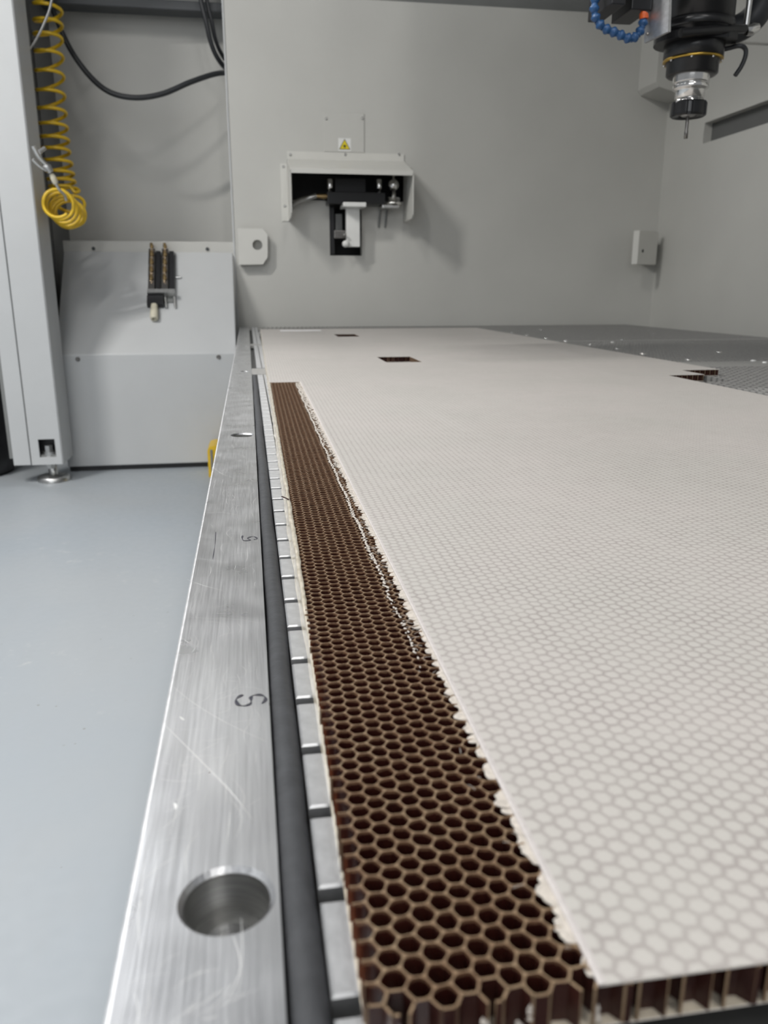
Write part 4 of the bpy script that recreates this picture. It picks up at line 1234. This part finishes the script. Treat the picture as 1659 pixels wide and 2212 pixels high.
rbox(1364, -140, 1420, 20, SY - 0.035, SY + 0.03, M['black_metal'], 'valve_block')
# coolant hose: orange nut, blue ball-and-socket segments
hp = smooth_path([at(a, b_, Y=SY - 0.03) for a, b_ in ((1391, 34), (1390, 50), (1384, 66), (1374, 80), (1360, 85), (1342, 76), (1326, 69), (1306, 62), (1291, 48), (1284, 30), (1284, 12), (1287, -10), (1290, -30), (1293, -60))], 10)
mb = MB(); mb.tube([at(1392, 28, Y=SY - 0.03), at(1391, 31, Y=SY - 0.03), at(1391, 41, Y=SY - 0.03)], [0.0055, 0.0062, 0.0062], n=10); hose = mb.build('coolant_hose', M['orange'], sp)
acc = 0.0; last = hp[0]; dist = [0]
for p in hp[1:]: acc += (p - last).length; dist.append(acc); last = p
def along(s):
    s = max(0, min(s, dist[-1] - 1e-6))
    for i in range(len(dist) - 1):
        if dist[i + 1] >= s:
            return hp[i].lerp(hp[i + 1], (s - dist[i]) / max(1e-9, dist[i + 1] - dist[i]))
SEG = 0.0112
k = 0
while (k + 1) * SEG < dist[-1]:
    a = along(k * SEG + 0.004); b_ = along((k + 1) * SEG + 0.004); d_ = (b_ - a)
    L = d_.length
    if L < 1e-4: break
    mb = MB(); mb.lathe([(0.0035, -0.05 * L), (0.0048, 0.08 * L), (0.0068, 0.38 * L), (0.0068, 0.52 * L), (0.0050, 0.72 * L), (0.0040, 0.80 * L), (0.0045, 1.0 * L)], a, axis=d_, n=14)
    mb.build('hose_segment', M['blue'], hose); k += 1
# bent black tube, duct hose, silver rod and elbow on the right
mb = MB(); mb.tube(smooth_path([at(1545, 112, Y=SY), at(1575, 104, Y=SY - 0.01), at(1598, 99, Y=SY - 0.02), at(1610, 106, Y=SY - 0.02), at(1610, 122, Y=SY - 0.02), at(1601, 144, Y=SY - 0.02), at(1588, 163, Y=SY - 0.02)]), 0.0032, n=10); mb.build('air_tube', M['rubber'], sp)
mb = MB(); mb.tube(smooth_path([at(1530, 70, Y=SY + 0.05), at(1570, 68, Y=SY + 0.04), at(1606, 56, Y=SY + 0.03), at(1634, 30, Y=SY + 0.02), at(1648, -5, Y=SY + 0.02), at(1655, -60, Y=SY + 0.02), at(1665, -140, Y=SY + 0.02)]), 0.019, n=18); mb.build('black_duct', M['rubber'], sp)
mb = MB(); mb.tube([at(1612, 55, Y=SY - 0.02), at(1618, 10, Y=SY - 0.02), at(1632, -120, Y=SY - 0.02)], 0.0042, n=10); mb.build('steel_rod', M['steel'], sp)
mb = MB(); mb.tube([at(1611, 66, Y=SY - 0.02), at(1622, 63, Y=SY - 0.02), at(1634, 60, Y=SY - 0.015)], [0.007, 0.0085, 0.0065], n=14); mb.build('pipe_elbow', M['chrome'], sp)
mb = MB(); mb.tube([at(1470, 71, Y=SY - 0.055), at(1545, 64, Y=SY - 0.05), at(1608, 62, Y=SY - 0.025)], 0.0058, n=12); mb.build('cross_tube', M['black_metal'], sp)
# carriage the spindle hangs from (above the picture)
car = thing('gantry', (0.75, 1.42, 0.86), 'grey gantry beam with carriage carrying the spindle above the table', 'gantry')
mb = MB(); mb.box((axis_x - 0.12, SY + 0.056, 0.62), (axis_x + 0.12, SY + 0.12, 1.25), bev=0.005); mb.build('carriage_plate', M['dark_paint'], car)
mb = MB(); mb.box((-0.3, SY + 0.13, 0.86), (XR - 0.01, SY + 0.36, 1.12), bev=0.006); mb.build('beam', M['paint'], car)

ec = at(1545, 88, Y=2.0); mb = MB(); mb.box((ec.x, 2.0, ec.z), (XR - 0.01, 2.02, 1.12), bev=0.004); mb.build('end_carriage', M['paint'], car)
# ------------------------------------------------------------------ small things on the floor at the left
p = at(462, 1014, Z=FLOOR)
yc = thing('floor_bumper', (at(470, 1000, Y=2.66).x, 2.66, FLOOR), 'yellow rounded bumper on the floor at the cabinet foot, half hidden by the table rail', 'bumper')
xb0 = at(449, 990, Y=2.66).x; zb1 = at(455, 963, Y=2.66).z
mb = MB(); mb.prism([(xb0, FLOOR), (xb0, zb1 - 0.016), (xb0 + 0.006, zb1 - 0.004), (xb0 + 0.02, zb1), (xb0 + 0.09, zb1), (xb0 + 0.104, zb1 - 0.012), (xb0 + 0.11, FLOOR)], 'y', 2.655, 2.78); mb.build('bumper_body', M['yellow'], yc)
mb = MB(); mb.box((xb0 + 0.009, 2.652, FLOOR + 0.012), (xb0 + 0.016, 2.656, zb1 - 0.012)); mb.build('slot', M['mid_paint'], yc)
bn = thing('black_bin', (-0.97, 2.86, FLOOR), 'black rounded container standing at the far left behind the post', 'bin')
mb = MB(); mb.lathe([(0.135, 0.0), (0.150, 0.01), (0.160, 0.06), (0.162, 0.30), (0.155, 0.42), (0.15, 0.43)], (-0.97, 2.86, FLOOR), n=40); mb.build('bin_body', M['black'], bn)
mb = MB(); mb.lathe([(0.158, 0.0), (0.160, 0.02), (0.10, 0.045), (0.01, 0.05)], (-0.97, 2.86, FLOOR + 0.43), n=40); mb.build('lid', M['black'], bn)
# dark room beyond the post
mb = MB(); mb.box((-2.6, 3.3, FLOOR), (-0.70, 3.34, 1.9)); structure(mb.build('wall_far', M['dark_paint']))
